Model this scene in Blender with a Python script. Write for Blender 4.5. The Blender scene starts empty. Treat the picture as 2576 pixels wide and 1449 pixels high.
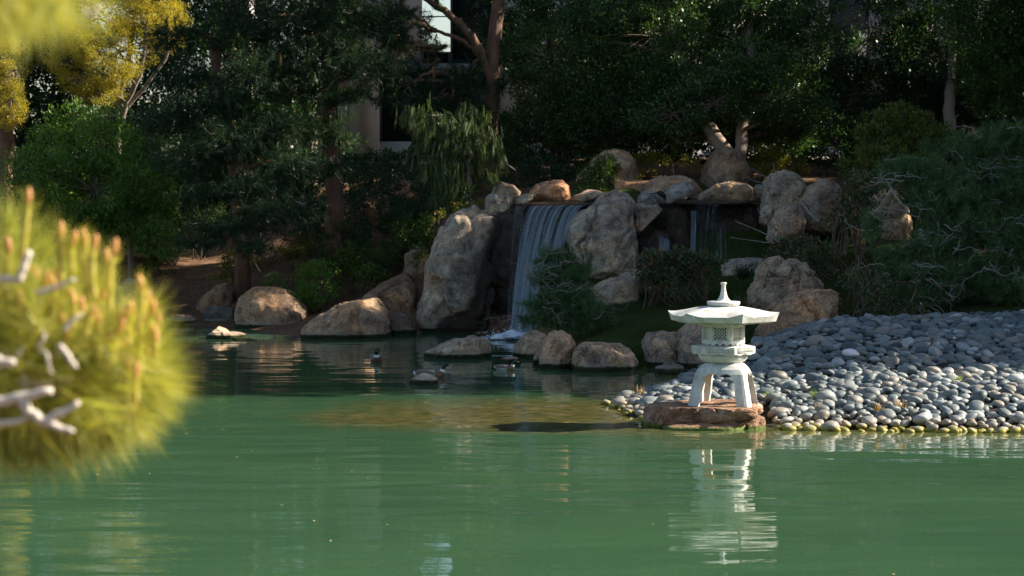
import bpy, bmesh, math, random
import numpy as np
from mathutils import Vector, Matrix
R = math.radians
SC = bpy.context.scene
COL = SC.collection

# ------------------------------------------------------------------ camera, world, sun, exposure
CAM_H = 2.58
FO = 6037.5            # focal length in picture units (picture 2576 units wide)
CX, CY, HZ = 1288.0, 724.5, 469.6
PITCH = math.atan((CY - HZ) / FO)
cam = bpy.data.cameras.new('camera'); camo = bpy.data.objects.new('camera', cam); COL.objects.link(camo)
cam.sensor_width = 36.0; cam.lens = 36.0 * FO / 2576.0
cam.clip_start = 0.1; cam.clip_end = 2000
camo.location = (0, 0, CAM_H); camo.rotation_euler = (R(90) - PITCH, 0, 0)
cam.dof.use_dof = True; cam.dof.focus_distance = 27.5; cam.dof.aperture_fstop = 4.8
SC.camera = camo
SUN_EL, SUN_BACK = 31.0, 9.0       # elevation, degrees behind the picture plane
world = bpy.data.worlds.new("World"); SC.world = world; world.use_nodes = True
wn = world.node_tree; wn.nodes.clear()
wo = wn.nodes.new('ShaderNodeOutputWorld'); wb = wn.nodes.new('ShaderNodeBackground')
sk = wn.nodes.new('ShaderNodeTexSky'); sk.sky_type = 'NISHITA'; sk.sun_disc = False
sk.sun_elevation = R(SUN_EL); sk.sun_rotation = R(90 - SUN_BACK)
wb.inputs[1].default_value = 0.062
wn.links.new(sk.outputs[0], wb.inputs[0]); wn.links.new(wb.outputs[0], wo.inputs[0])
sl = bpy.data.lights.new('sun', 'SUN'); sl.energy = 5.0; sl.angle = R(0.53); sl.color = (1.0, 0.89, 0.74)
so = bpy.data.objects.new('sun', sl); COL.objects.link(so)
SD = Vector((math.cos(R(SUN_EL)) * math.cos(R(SUN_BACK)), math.cos(R(SUN_EL)) * math.sin(R(SUN_BACK)), math.sin(R(SUN_EL))))
so.rotation_euler = SD.to_track_quat('Z', 'Y').to_euler(); so.location = (20, 20, 30)
SC.view_settings.view_transform = 'Standard'; SC.view_settings.look = 'None'
SC.view_settings.gamma = 1.0; SC.view_settings.exposure = 1.42
SC.cycles.max_bounces = 6; SC.cycles.diffuse_bounces = 3; SC.cycles.glossy_bounces = 3
SC.cycles.transmission_bounces = 4; SC.cycles.transparent_max_bounces = 12
SC.cycles.caustics_reflective = False; SC.cycles.caustics_refractive = False
SC.cycles.use_denoising = True

sp, cp = math.sin(PITCH), math.cos(PITCH)
def W(ox, oy, D):
    """picture position (2576 wide) at ground distance D -> world point"""
    xc = (ox - CX) / FO; yc = (CY - oy) / FO
    d = np.array([xc, yc * sp + cp, yc * cp - sp])
    d = d * (D / d[1])
    return np.array([d[0], d[1], CAM_H + d[2]])
def WL(y):           # distance of the water surface seen at picture height y
    return W(CX, y, 1.0)[2] and CAM_H / -((W(CX, y, 1.0)[2] - CAM_H))

# ------------------------------------------------------------------ noise
def _hash(i, j, k, s):
    n = (i.astype(np.int64) * 374761393 + j.astype(np.int64) * 668265263 + k.astype(np.int64) * 2147483647 + s * 974711) & 0xffffffff
    n = ((n ^ (n >> 13)) * 1274126177) & 0xffffffff
    n = ((n ^ (n >> 16)) * 2246822519) & 0xffffffff
    return ((n ^ (n >> 15)) & 0xffffff) / float(0xffffff)
def vnoise(P, s=0):
    P = np.asarray(P, float); f = np.floor(P); i = f.astype(np.int64); t = P - f; t = t * t * t * (t * (t * 6 - 15) + 10)
    o = 0
    for dx in (0, 1):
        wx = t[:, 0] if dx else 1 - t[:, 0]
        for dy in (0, 1):
            wy = t[:, 1] if dy else 1 - t[:, 1]
            for dz in (0, 1):
                wz = t[:, 2] if dz else 1 - t[:, 2]
                o = o + wx * wy * wz * _hash(i[:, 0] + dx, i[:, 1] + dy, i[:, 2] + dz, s)
    return o * 2 - 1
def fbm(P, s=0, oct=4):
    P = np.asarray(P, float); a, o = 1.0, 0
    for k in range(oct):
        o = o + a * vnoise(P * (2 ** k) + 17.3 * k, s + k); a *= .5
    return o

# ------------------------------------------------------------------ mesh helpers
def mk_mesh(name, V, faces, mat=None, smooth=False, uv=None):
    """faces: list of (m,k) int arrays"""
    V = np.asarray(V, np.float32); me = bpy.data.meshes.new(name)
    faces = [np.asarray(f, np.int32) for f in faces if len(f)]
    me.vertices.add(len(V)); me.vertices.foreach_set('co', V.ravel())
    loops = np.concatenate([f.ravel() for f in faces]); tot = np.concatenate([np.full(len(f), f.shape[1], np.int32) for f in faces])
    st = np.concatenate([[0], np.cumsum(tot)[:-1]]).astype(np.int32)
    me.loops.add(len(loops)); me.loops.foreach_set('vertex_index', loops)
    me.polygons.add(len(tot)); me.polygons.foreach_set('loop_start', st); me.polygons.foreach_set('loop_total', tot)
    if smooth: me.polygons.foreach_set('use_smooth', np.ones(len(tot), bool))
    if uv is not None:
        l = me.uv_layers.new(name='UVMap'); l.data.foreach_set('uv', np.asarray(uv, np.float32)[loops].ravel())
    me.update(calc_edges=True)
    if mat: me.materials.append(mat)
    return me
def add(name, me, parent=None, loc=(0, 0, 0), **kw):
    o = bpy.data.objects.new(name, me); COL.objects.link(o); o.location = loc
    if name in ('twigs', 'candles', 'dead_needles', 'rusty_shoots', 'blossoms', 'pink_blossom', 'pale_blossom', 'stems', 'limbs', 'foliage', 'needles', 'young_needles'): o['kind'] = 'stuff'
    if parent: o.parent = parent
    for k, v in kw.items(): o[k] = v
    return o
def thing(name, label, cat, loc=(0, 0, 0), group=None):
    o = bpy.data.objects.new(name, None); COL.objects.link(o); o.location = loc; o.empty_display_size = .2
    o['label'] = label; o['category'] = cat
    if group: o['group'] = group
    return o
def tag(o, label, cat, group=None, kind=None):
    o['label'] = label; o['category'] = cat
    if group: o['group'] = group
    if kind: o['kind'] = kind
    return o

class Geo:
    def __init__(s): s.V = []; s.F = {3: [], 4: []}; s.n = 0
    def add(s, V, F):
        F = np.asarray(F, np.int64); s.V.append(np.asarray(V, float)); s.F[F.shape[1]].append(F + s.n); s.n += len(V)
    def tube(s, pts, rad, k=6, cap=True):
        pts = np.asarray(pts, float); n = len(pts); rad = np.broadcast_to(rad, (n,))
        T = np.gradient(pts, axis=0); T /= np.linalg.norm(T, axis=1)[:, None] + 1e-9
        up = np.array([0.31, 0.87, 0.38]); A = np.cross(T, up); A /= np.linalg.norm(A, axis=1)[:, None] + 1e-9; B = np.cross(T, A)
        a = np.arange(k) * 2 * math.pi / k
        V = pts[:, None, :] + rad[:, None, None] * (np.cos(a)[None, :, None] * A[:, None, :] + np.sin(a)[None, :, None] * B[:, None, :])
        V = V.reshape(-1, 3); i = np.arange(n - 1)[:, None] * k + np.arange(k)[None, :]; j = np.arange(n - 1)[:, None] * k + (np.arange(k)[None, :] + 1) % k
        F = np.stack([i, j, j + k, i + k], -1).reshape(-1, 4)
        s.add(V, F)
        if cap:
            b = s.n; s.V.append(pts[[0, -1]]); s.n += 2; off = b - n * k
            q = np.arange(k); s.F[3].append(np.stack([np.full(k, b), off + (q + 1) % k, off + q], -1))
            e = off + (n - 1) * k; s.F[3].append(np.stack([np.full(k, b + 1), e + q, e + (q + 1) % k], -1))
    def box(s, c, h, M=None):
        v = np.array([[x, y, z] for x in (-1, 1) for y in (-1, 1) for z in (-1, 1)], float) * np.array(h) + np.array(c)
        if M is not None: v = v @ M.T
        s.add(v, [[0, 1, 3, 2], [4, 6, 7, 5], [0, 4, 5, 1], [2, 3, 7, 6], [0, 2, 6, 4], [1, 5, 7, 3]])
    def build(s, name, mat=None, smooth=False):
        fs = [np.concatenate(s.F[k]) for k in (3, 4) if s.F[k]]
        return mk_mesh(name, np.concatenate(s.V), fs, mat, smooth)
    def empty(s): return s.n == 0

def unit(v): return v / (np.linalg.norm(v, axis=-1, keepdims=True) + 1e-9)
def rdir(rng, n): return unit(rng.normal(size=(n, 3)))
def curve(p0, p1, bow=(0, 0, 0), n=8, wob=0, rng=None):
    t = np.linspace(0, 1, n)[:, None]; p = (1 - t) * np.array(p0) + t * np.array(p1) + 4 * t * (1 - t) * np.array(bow)
    if wob and rng is not None:
        w = rng.normal(size=(n, 3)) * wob; w[0] = 0; w[-1] = 0; p = p + w
    return p

# ------------------------------------------------------------------ materials
def newmat(name):
    m = bpy.data.materials.new(name); m.use_nodes = True; nt = m.node_tree; nt.nodes.clear()
    out = nt.nodes.new('ShaderNodeOutputMaterial')
    def N(t, **kw):
        n = nt.nodes.new(t)
        for k, v in kw.items(): setattr(n, k, v)
        return n
    def L(a, b): nt.links.new(a, b)
    return m, N, L, out
def noise_node(N, L, scale, detail=4, rough=.55, vec=None, dist=0):
    n = N('ShaderNodeTexNoise'); n.inputs['Scale'].default_value = scale; n.inputs['Detail'].default_value = detail
    n.inputs['Roughness'].default_value = rough; n.inputs['Distortion'].default_value = dist
    if vec is not None: L(vec, n.inputs['Vector'])
    return n
def ramp(N, L, fac, stops):
    r = N('ShaderNodeValToRGB'); e = r.color_ramp.elements
    while len(e) < len(stops): e.new(.5)
    for i, (p, c) in enumerate(stops):
        e[i].position = p; e[i].color = tuple(c) + (1,) if len(c) == 3 else c
    if fac is not None: L(fac, r.inputs[0])
    return r
def mix(N, L, mode, fac, a, b):
    n = N('ShaderNodeMix'); n.data_type = 'RGBA'; n.blend_type = mode
    for s, v in ((n.inputs[0], fac), (n.inputs[6], a), (n.inputs[7], b)):
        if hasattr(v, 'links') or hasattr(v, 'is_linked'): L(v, s)
        elif isinstance(v, (int, float)): s.default_value = v
        else: s.default_value = tuple(v) + (1,) if len(v) == 3 else v
    return n.outputs[2]
def maprange(N, L, v, a, b, c=0, d=1):
    n = N('ShaderNodeMapRange'); L(v, n.inputs[0])
    for i, q in enumerate((a, b, c, d)): n.inputs[i + 1].default_value = q
    return n.outputs[0]
def bump(N, L, h, strength, dist, prev=None):
    b = N('ShaderNodeBump'); b.inputs['Strength'].default_value = strength; b.inputs['Distance'].default_value = dist
    L(h, b.inputs['Height'])
    if prev is not None: L(prev, b.inputs['Normal'])
    return b.outputs[0]
def math_(N, L, op, a, b=None):
    n = N('ShaderNodeMath', operation=op)
    for i, v in enumerate((a, b)):
        if v is None: continue
        if isinstance(v, (int, float)): n.inputs[i].default_value = v
        else: L(v, n.inputs[i])
    return n.outputs[0]

def leafmat(name, cols, trans=.35, rough=.45, spec=.35):
    m, N, L, out = newmat(name); g = N('ShaderNodeNewGeometry')
    st = [(i / max(1, len(cols) - 1), c) for i, c in enumerate(cols)]
    r = ramp(N, L, g.outputs['Random Per Island'], st)
    tc = N('ShaderNodeTexCoord'); nz = noise_node(N, L, 1.1, 2, vec=tc.outputs['Object'])
    c = mix(N, L, 'MULTIPLY', .55, r.outputs[0], ramp(N, L, nz.outputs[0], [(.3, (.55, .6, .5)), (.7, (1.25, 1.2, 1.1))]).outputs[0])
    p = N('ShaderNodeBsdfPrincipled'); L(c, p.inputs['Base Color']); p.inputs['Roughness'].default_value = rough
    p.inputs['Specular IOR Level'].default_value = spec
    t = N('ShaderNodeBsdfTranslucent'); L(mix(N, L, 'MULTIPLY', 1.0, c, (1.5, 1.5, .6)), t.inputs[0])
    ms = N('ShaderNodeMixShader'); ms.inputs[0].default_value = trans
    L(p.outputs[0], ms.inputs[1]); L(t.outputs[0], ms.inputs[2]); L(ms.outputs[0], out.inputs[0]); return m
def barkmat(name, c1, c2, scale=6, stretch=.25, bs=.9):
    m, N, L, out = newmat(name); tc = N('ShaderNodeTexCoord'); mp = N('ShaderNodeMapping'); mp.inputs['Scale'].default_value = (1, 1, stretch)
    L(tc.outputs['Object'], mp.inputs[0]); n = noise_node(N, L, scale, 6, .65, mp.outputs[0]); v = N('ShaderNodeTexVoronoi'); v.inputs['Scale'].default_value = scale * 2.2
    L(mp.outputs[0], v.inputs['Vector'])
    r = ramp(N, L, n.outputs[0], [(.3, c1), (.7, c2)]); p = N('ShaderNodeBsdfPrincipled'); p.inputs['Roughness'].default_value = .85
    L(r.outputs[0], p.inputs['Base Color']); h = mix(N, L, 'ADD', .5, n.outputs[0], v.outputs[0])
    L(bump(N, L, h, bs, .04), p.inputs['Normal']); L(p.outputs[0], out.inputs[0]); return m
def rockmat(name, wet=False, waterline=True, side=False):
    """granite, tinted by the object's own colour"""
    m, N, L, out = newmat(name); tc = N('ShaderNodeTexCoord'); oi = N('ShaderNodeObjectInfo'); g = N('ShaderNodeNewGeometry')
    P = g.outputs['Position']
    big = noise_node(N, L, 1.3, 5, .6, P, .6); mid = noise_node(N, L, 5.5, 6, .7, P, .3); fine = noise_node(N, L, 48, 3, .7, P)
    sp_ = N('ShaderNodeTexVoronoi'); sp_.inputs['Scale'].default_value = 34; L(P, sp_.inputs['Vector'])
    c = mix(N, L, 'MULTIPLY', 1, oi.outputs['Color'], ramp(N, L, big.outputs[0], [(.3, (.5, .46, .44)), (.5, (1, .97, .93)), (.72, (1.45, 1.36, 1.2))]).outputs[0])
    c = mix(N, L, 'MULTIPLY', .75, c, ramp(N, L, mid.outputs[0], [(.36, (.34, .33, .34)), (.52, (1, 1, 1)), (.7, (1.55, 1.45, 1.3))]).outputs[0])
    c = mix(N, L, 'MULTIPLY', .75, c, ramp(N, L, fine.outputs[0], [(.32, (.3, .3, .33)), (.5, (1, 1, 1)), (.7, (1.7, 1.62, 1.5))]).outputs[0])
    hue = noise_node(N, L, 2.0, 5, .65, tc.outputs['Object'], .8)
    c = mix(N, L, 'MULTIPLY', .8, c, ramp(N, L, hue.outputs[0], [(.36, (.86, .9, .95)), (.5, (1, .97, .93)), (.6, (1.2, .98, .78)), (.72, (1.12, .84, .62))]).outputs[0])
    # dark lichen stains and pale lichen
    st = noise_node(N, L, 2.4, 7, .75, P, 1.2)
    c = mix(N, L, 'MIX', ramp(N, L, st.outputs[0], [(.56, (0, 0, 0)), (.66, (.75, .75, .75))]).outputs[0], c, (.055, .05, .045))
    st2 = noise_node(N, L, 3.7, 6, .7, tc.outputs['Object'], .5)
    c = mix(N, L, 'MIX', ramp(N, L, st2.outputs[0], [(.6, (0, 0, 0)), (.74, (.55, .55, .55))]).outputs[0], c, (.42, .38, .32))
    sx = N('ShaderNodeSeparateXYZ'); L(P, sx.inputs[0])
    if waterline:
        zz = math_(N, L, 'ADD', sx.outputs[2], math_(N, L, 'MULTIPLY', mid.outputs[0], -.09))
        pale = ramp(N, L, maprange(N, L, zz, -.03, .16), [(0, (0, 0, 0)), (.3, (0, 0, 0)), (.42, (.6, .6, .6)), (.65, (0, 0, 0))])
        c = mix(N, L, 'MIX', pale.outputs[0], c, (.42, .39, .33))
        moss = ramp(N, L, maprange(N, L, zz, -.03, .16), [(0, (1, 1, 1)), (.24, (1, 1, 1)), (.36, (0, 0, 0))])
        c = mix(N, L, 'MIX', moss.outputs[0], c, (.03, .04, .012))
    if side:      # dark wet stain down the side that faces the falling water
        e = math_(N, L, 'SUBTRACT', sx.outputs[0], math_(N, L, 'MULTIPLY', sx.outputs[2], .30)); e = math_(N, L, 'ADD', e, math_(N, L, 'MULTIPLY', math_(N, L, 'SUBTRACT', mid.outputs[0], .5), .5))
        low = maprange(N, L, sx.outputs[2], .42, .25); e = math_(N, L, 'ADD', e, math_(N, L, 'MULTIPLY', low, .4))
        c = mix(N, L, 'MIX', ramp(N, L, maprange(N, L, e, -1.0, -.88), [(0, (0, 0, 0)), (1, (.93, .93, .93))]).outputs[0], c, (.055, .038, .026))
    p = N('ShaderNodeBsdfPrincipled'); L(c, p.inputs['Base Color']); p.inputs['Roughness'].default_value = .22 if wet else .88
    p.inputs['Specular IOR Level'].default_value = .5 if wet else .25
    b1 = bump(N, L, mid.outputs[0], 1.0, .16); b2 = bump(N, L, fine.outputs[0], .8, .03, b1); b3 = bump(N, L, sp_.outputs[0], .25, .02, b2)
    L(b3, p.inputs['Normal']); L(p.outputs[0], out.inputs[0]); return m
def flatmat(name, c, rough=.6, c2=None, scale=8, spec=.4, bs=0):
    m, N, L, out = newmat(name); p = N('ShaderNodeBsdfPrincipled'); p.inputs['Roughness'].default_value = rough; p.inputs['Specular IOR Level'].default_value = spec
    tc = N('ShaderNodeTexCoord'); n = noise_node(N, L, scale, 5, .6, tc.outputs['Object'])
    r = ramp(N, L, n.outputs[0], [(.3, c), (.7, c2 or tuple(min(1, x * 1.25) for x in c))]); L(r.outputs[0], p.inputs['Base Color'])
    if bs: L(bump(N, L, n.outputs[0], bs, .03), p.inputs['Normal'])
    L(p.outputs[0], out.inputs[0]); return m

M = {}
M['fig'] = leafmat('fig_leaf', [(.022, .06, .02), (.045, .105, .028), (.08, .155, .04), (.06, .11, .05)], .3, .35, .5)
M['fig2'] = leafmat('dark_leaf', [(.015, .045, .02), (.03, .075, .03), (.05, .10, .035)], .3, .4, .4)
M['lite'] = leafmat('light_leaf', [(.04, .10, .03), (.06, .13, .03), (.09, .15, .04)], .35)
M['bright'] = leafmat('bright_leaf', [(.06, .14, .025), (.10, .21, .04), (.19, .30, .07)], .4)
M['yellow'] = leafmat('yellow_leaf', [(.20, .21, .025), (.38, .32, .04), (.55, .42, .07), (.14, .18, .03)], .45)
M['gold'] = leafmat('gold_shrub_leaf', [(.04, .08, .02), (.12, .16, .02), (.32, .26, .03), (.06, .1, .02), (.4, .22, .05)], .4)
M['red'] = leafmat('red_tipped_leaf', [(.04, .085, .045), (.05, .10, .05), (.065, .11, .045), (.22, .10, .04)], .25, .35, .5)
M['rust'] = leafmat('rust_shoot', [(.30, .13, .05), (.40, .19, .07), (.22, .15, .05)], .3)
M['olive'] = leafmat('olive_leaf', [(.08, .13, .03), (.13, .18, .04), (.20, .20, .05)], .35)
M['vine'] = leafmat('vine_leaf', [(.03, .07, .015), (.05, .12, .02), (.11, .16, .03), (.04, .08, .02)], .35)
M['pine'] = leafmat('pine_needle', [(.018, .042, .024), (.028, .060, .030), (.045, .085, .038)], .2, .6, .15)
M['pine_weep'] = leafmat('weeping_needle', [(.04, .08, .03), (.07, .12, .035), (.12, .15, .04)], .25, .5)
M['pine_blue'] = leafmat('blue_green_needle', [(.05, .115, .045), (.075, .16, .06), (.12, .20, .06)], .2, .5)
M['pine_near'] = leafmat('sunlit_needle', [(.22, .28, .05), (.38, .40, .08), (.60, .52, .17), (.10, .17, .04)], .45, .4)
M['candle'] = leafmat('candle_scale', [(.55, .24, .09), (.66, .34, .14)], .15)
M['candle_green'] = leafmat('candle_sheath', [(.52, .46, .09), (.62, .50, .13)], .15)
M['dead'] = leafmat('dead_needle', [(.22, .10, .04), (.3, .15, .06)], .25)
M['flower'] = leafmat('purple_blossom', [(.16, .03, .14), (.25, .06, .22)], .3)
M['pink'] = leafmat('pink_blossom', [(.55, .12, .3), (.65, .3, .4)], .3)
M['grass'] = leafmat('lawn_blade', [(.03, .06, .012), (.05, .085, .015), (.08, .11, .02)], .3)
M['dry'] = leafmat('dry_grass', [(.34, .18, .08), (.40, .25, .12), (.28, .19, .08)], .3)
M['weed'] = leafmat('weed_blade', [(.12, .2, .02), (.2, .28, .04)], .35)
M['bark'] = barkmat('pine_bark', (.05, .03, .02), (.22, .11, .06), 7, .3)
M['bark_grey'] = barkmat('grey_bark', (.15, .12, .1), (.33, .28, .23), 9, .3, .5)
M['bark_pale'] = barkmat('pale_bark', (.30, .24, .19), (.48, .40, .33), 5, .5, .3)
M['bark_tan'] = barkmat('tan_bark', (.20, .15, .115), (.36, .28, .22), 5, .5, .4)
M['twig'] = flatmat('pale_twig', (.15, .135, .12), .8, (.34, .31, .27), 3)
M['twig_pale'] = flatmat('pale_grey_twig', (.20, .20, .185), .7, (.42, .41, .38), 9)
M['twig_dark'] = flatmat('dark_twig', (.10, .07, .05), .8, (.2, .14, .1), 3)
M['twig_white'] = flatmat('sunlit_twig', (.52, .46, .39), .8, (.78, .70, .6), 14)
M['rock'] = rockmat('granite'); M['rock_wet'] = rockmat('wet_rock', True); M['rock_side'] = rockmat('half_wet_granite', side=True)

# ------------------------------------------------------------------ ground height
_cp = []
def cpt(ox, oy, D): _cp.append(W(ox, oy, D))
def shore(ox, oy): p = W(ox, oy, WL(oy)); p[2] = 0; _cp.append(p)
for a in [(-200, 808), (0, 812), (150, 815), (300, 817), (400, 815), (600, 824), (760, 846), (975, 846), (1050, 836), (1150, 836), (1240, 838),
          (1350, 850), (1370, 905), (1480, 925), (1610, 925), (1720, 925)]: shore(*a)
for a in [(1545, 1019), (1600, 1050), (1700, 1070), (1820, 1074), (1924, 1074), (2050, 1078), (2200, 1081), (2400, 1083), (2576, 1084), (2800, 1086), (3200, 1092)]: shore(*a)
for a in [(1600, 1000, 29.6), (1680, 985, 29.9), (1740, 950, 31.2), (1820, 925, 31.3), (1880, 903, 31.6), (1960, 862, 32), (2050, 830, 32.3), (2150, 814, 32.5),
          (2300, 810, 33), (2450, 808, 33), (2576, 808, 33), (2800, 808, 33), (3200, 800, 34), (2250, 830, 31.5), (2450, 850, 31), (2250, 930, 28.6), (2450, 930, 28.6), (2050, 960, 28.3), (2700, 930, 28.6)]: cpt(*a)
for a in [(0, 640, 52), (-400, 640, 52), (270, 640, 50), (450, 720, 48), (560, 660, 51), (700, 720, 46.5), (850, 740, 46), (900, 700, 46.5), (1000, 690, 45.5), (300, 560, 56), (600, 590, 55), (900, 600, 50),
          (1000, 560, 47.5), (1150, 540, 45.5), (1240, 520, 45), (1400, 508, 44), (1600, 505, 44), (1750, 505, 44), (1900, 505, 44), (1500, 455, 49), (1250, 440, 50), (1000, 430, 53), (1800, 440, 49), (2100, 440, 49), (2400, 440, 50), (2576, 440, 50), (3200, 440, 50),
          (1560, 820, 37), (1640, 800, 37.5), (1480, 860, 35.5), (1750, 740, 39), (1880, 690, 40.5), (1700, 860, 35.6), (1800, 810, 36.3), (2000, 640, 40.5), (2050, 780, 36.5), (2200, 720, 37.5), (2200, 600, 41), (2400, 720, 38), (2400, 600, 42), (2576, 720, 38), (2576, 600, 42), (3200, 650, 42),
          (1380, 790, 38.5), (1450, 720, 40.3), (1520, 760, 39), (1600, 690, 41.5), (1650, 660, 42.4), (1750, 650, 42.6), (1900, 640, 42.2)]: cpt(*a)
for x in (-25, -14, -8, -3, 1, 5, 10, 18):
    for y in (14, 19, 23.5): _cp.append(np.array([x, y, -1.1]))
for x, y in ((-14, 30), (-8, 30), (-3, 30), (-14, 38), (-8, 38), (-4, 38), (-2, 34), (-1.5, 41), (1.0, 31.5), (-22, 34), (3.0, 31.9)): _cp.append(np.array([x, y, -1.0]))
for ox_, oy_, z_ in ((1280, 860, -.6), (1310, 868, -.5), (1290, 885, -.6), (1250, 860, -.8), (1330, 858, -.3), (1262, 900, -.6)): _p = W(ox_, oy_, WL(oy_)); _p[2] = z_; _cp.append(_p)
for x in (-25, -10, 0, 10, 25): _cp += [np.array([x, 9.5, .0]), np.array([x, 5.0, .9]), np.array([x, -10., 1.0]), np.array([x, 62., 3.2]), np.array([x, 80., 3.4])]
for y in (20, 28, 36): _cp += [np.array([30., y, .6]), np.array([-34., y, .4])]
_cp = np.array(_cp)
_A = np.linalg.norm(_cp[:, None, :2] - _cp[None, :, :2], axis=2)
_A = np.block([[_A + 1e-3 * np.eye(len(_cp)), np.ones((len(_cp), 1))], [np.ones((1, len(_cp))), np.zeros((1, 1))]])
_w = np.linalg.solve(_A, np.concatenate([_cp[:, 2], [0]]))
def gh(x, y):
    x = np.atleast_1d(np.asarray(x, float)); y = np.atleast_1d(np.asarray(y, float)); o = np.empty(len(x))
    for i in range(0, len(x), 20000):
        d = np.hypot(x[i:i + 20000, None] - _cp[None, :, 0], y[i:i + 20000, None] - _cp[None, :, 1]); o[i:i + 20000] = d @ _w[:-1] + _w[-1]
    f = np.clip((np.hypot(x, y - 30) - 40) / 30, 0, 1); return np.clip(o, -1.4, 5) * (1 - f) + 3.2 * f
def ghs(x, y): return float(gh([x], [y])[0])

def axis(lo, hi, step, far, k=14):
    c = np.arange(lo, hi + 1e-6, step); e = (np.geomspace(1, far, k) - 1)[1:]; return np.concatenate([lo - e[::-1], c, hi + e])
gx = axis(-16, 14, .22, 500); gy = axis(6, 62, .22, 500)
X, Y = np.meshgrid(gx, gy); x = X.ravel(); y = Y.ravel(); z = gh(x, y)
z = z + np.where(z > .03, 1, .3) * .06 * fbm(np.stack([x * 1.3, y * 1.3, x * 0], 1), 3, 4) * (np.abs(x) < 40)
nx = len(gx); i = (np.arange(len(gy) - 1)[:, None] * nx + np.arange(nx - 1)[None, :]).ravel()
def ground_mat():
    m, N, L, out = newmat('ground_soil'); g = N('ShaderNodeNewGeometry'); P = g.outputs['Position']
    n1 = noise_node(N, L, 1.2, 6, .65, P); n2 = noise_node(N, L, 14, 5, .7, P); sx = N('ShaderNodeSeparateXYZ'); L(P, sx.inputs[0])
    soil = ramp(N, L, n2.outputs[0], [(.3, (.06, .035, .02)), (.5, (.17, .10, .06)), (.75, (.30, .19, .12))])
    soil = mix(N, L, 'MULTIPLY', .6, soil.outputs[0], ramp(N, L, n1.outputs[0], [(.3, (.5, .5, .5)), (.7, (1.3, 1.25, 1.2))]).outputs[0])
    moss = ramp(N, L, n2.outputs[0], [(.3, (.02, .035, .008)), (.7, (.055, .075, .016))])
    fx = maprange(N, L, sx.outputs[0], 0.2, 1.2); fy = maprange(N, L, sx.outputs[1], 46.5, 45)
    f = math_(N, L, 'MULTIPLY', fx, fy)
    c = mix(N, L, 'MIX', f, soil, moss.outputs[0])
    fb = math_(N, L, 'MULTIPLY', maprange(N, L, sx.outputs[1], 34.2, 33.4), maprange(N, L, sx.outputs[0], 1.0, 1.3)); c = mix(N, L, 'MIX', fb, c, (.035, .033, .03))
    p = N('ShaderNodeBsdfPrincipled'); p.inputs['Roughness'].default_value = .95; p.inputs['Specular IOR Level'].default_value = .1; L(c, p.inputs['Base Color'])
    L(bump(N, L, n2.outputs[0], .8, .05), p.inputs['Normal']); L(p.outputs[0], out.inputs[0]); return m
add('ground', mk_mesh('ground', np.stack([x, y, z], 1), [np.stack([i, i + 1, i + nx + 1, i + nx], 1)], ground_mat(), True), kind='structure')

# ------------------------------------------------------------------ water
def water_mat():
    m, N, L, out = newmat('pond_water'); g = N('ShaderNodeNewGeometry'); P = g.outputs['Position']
    def nz(sx, sy, sc, det, dist=0, rot=0):
        mp = N('ShaderNodeMapping'); mp.inputs['Scale'].default_value = (sx, sy, 1); mp.inputs['Rotation'].default_value = (0, 0, rot); L(P, mp.inputs[0])
        return noise_node(N, L, sc, det, .5, mp.outputs[0], dist).outputs[0]
    big = nz(.4, 1.0, 1.3, 1, .6, .12); mids = nz(.5, 1.3, 2.6, 1, .5, -.15); small = nz(.5, 1.5, 4.2, 2, .3, -.1); fine = nz(.6, 1.6, 14, 2)
    b = bump(N, L, big, .20, .07); b = bump(N, L, mids, .15, .018, b); b = bump(N, L, small, .08, .009, b); b = bump(N, L, fine, .05, .003, b)
    # colour of the water body: murky green, brown over the shallow spit by the lantern
    sx = N('ShaderNodeSeparateXYZ'); L(P, sx.inputs[0])
    w = nz(.8, .8, .55, 3)
    dx = math_(N, L, 'DIVIDE', math_(N, L, 'SUBTRACT', sx.outputs[0], 1.0), 3.8)
    dy = math_(N, L, 'DIVIDE', math_(N, L, 'SUBTRACT', sx.outputs[1], 27.2), 2.6)
    r2 = math_(N, L, 'ADD', math_(N, L, 'MULTIPLY', dx, dx), math_(N, L, 'MULTIPLY', dy, dy))
    r2 = math_(N, L, 'ADD', r2, math_(N, L, 'MULTIPLY', math_(N, L, 'SUBTRACT', w, .5), 1.2))
    near = maprange(N, L, sx.outputs[1], 23.2, 25.3); near = math_(N, L, 'MULTIPLY', near, maprange(N, L, sx.outputs[0], .5, 3.0))
    f = math_(N, L, 'MAXIMUM', maprange(N, L, r2, 1.0, .25), math_(N, L, 'MULTIPLY', near, .8))
    deep = ramp(N, L, w, [(.3, (.036, .090, .046)), (.7, (.046, .108, .052))])
    cell = noise_node(N, L, 1, 2, .5, None); mp = N('ShaderNodeMapping'); mp.inputs['Scale'].default_value = (5.5, 8, 1); L(P, mp.inputs[0]); L(mp.outputs[0], cell.inputs['Vector'])
    bed = ramp(N, L, cell.outputs[0], [(.36, (.05, .062, .022)), (.62, (.15, .125, .04))])
    c = mix(N, L, 'MIX', f, deep.outputs[0], bed.outputs[0])
    p = N('ShaderNodeBsdfPrincipled'); L(c, p.inputs['Base Color']); p.inputs['Roughness'].default_value = .03; p.inputs['IOR'].default_value = 1.33
    L(b, p.inputs['Normal']); L(p.outputs[0], out.inputs[0]); return m
wx = np.linspace(-60, 60, 61); wy = np.linspace(8, 48, 41); X, Y = np.meshgrid(wx, wy)
i = (np.arange(40)[:, None] * 61 + np.arange(60)[None, :]).ravel()
add('water', mk_mesh('water', np.stack([X.ravel(), Y.ravel(), X.ravel() * 0], 1), [np.stack([i, i + 1, i + 62, i + 61], 1)], water_mat(), True), kind='structure')

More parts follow.
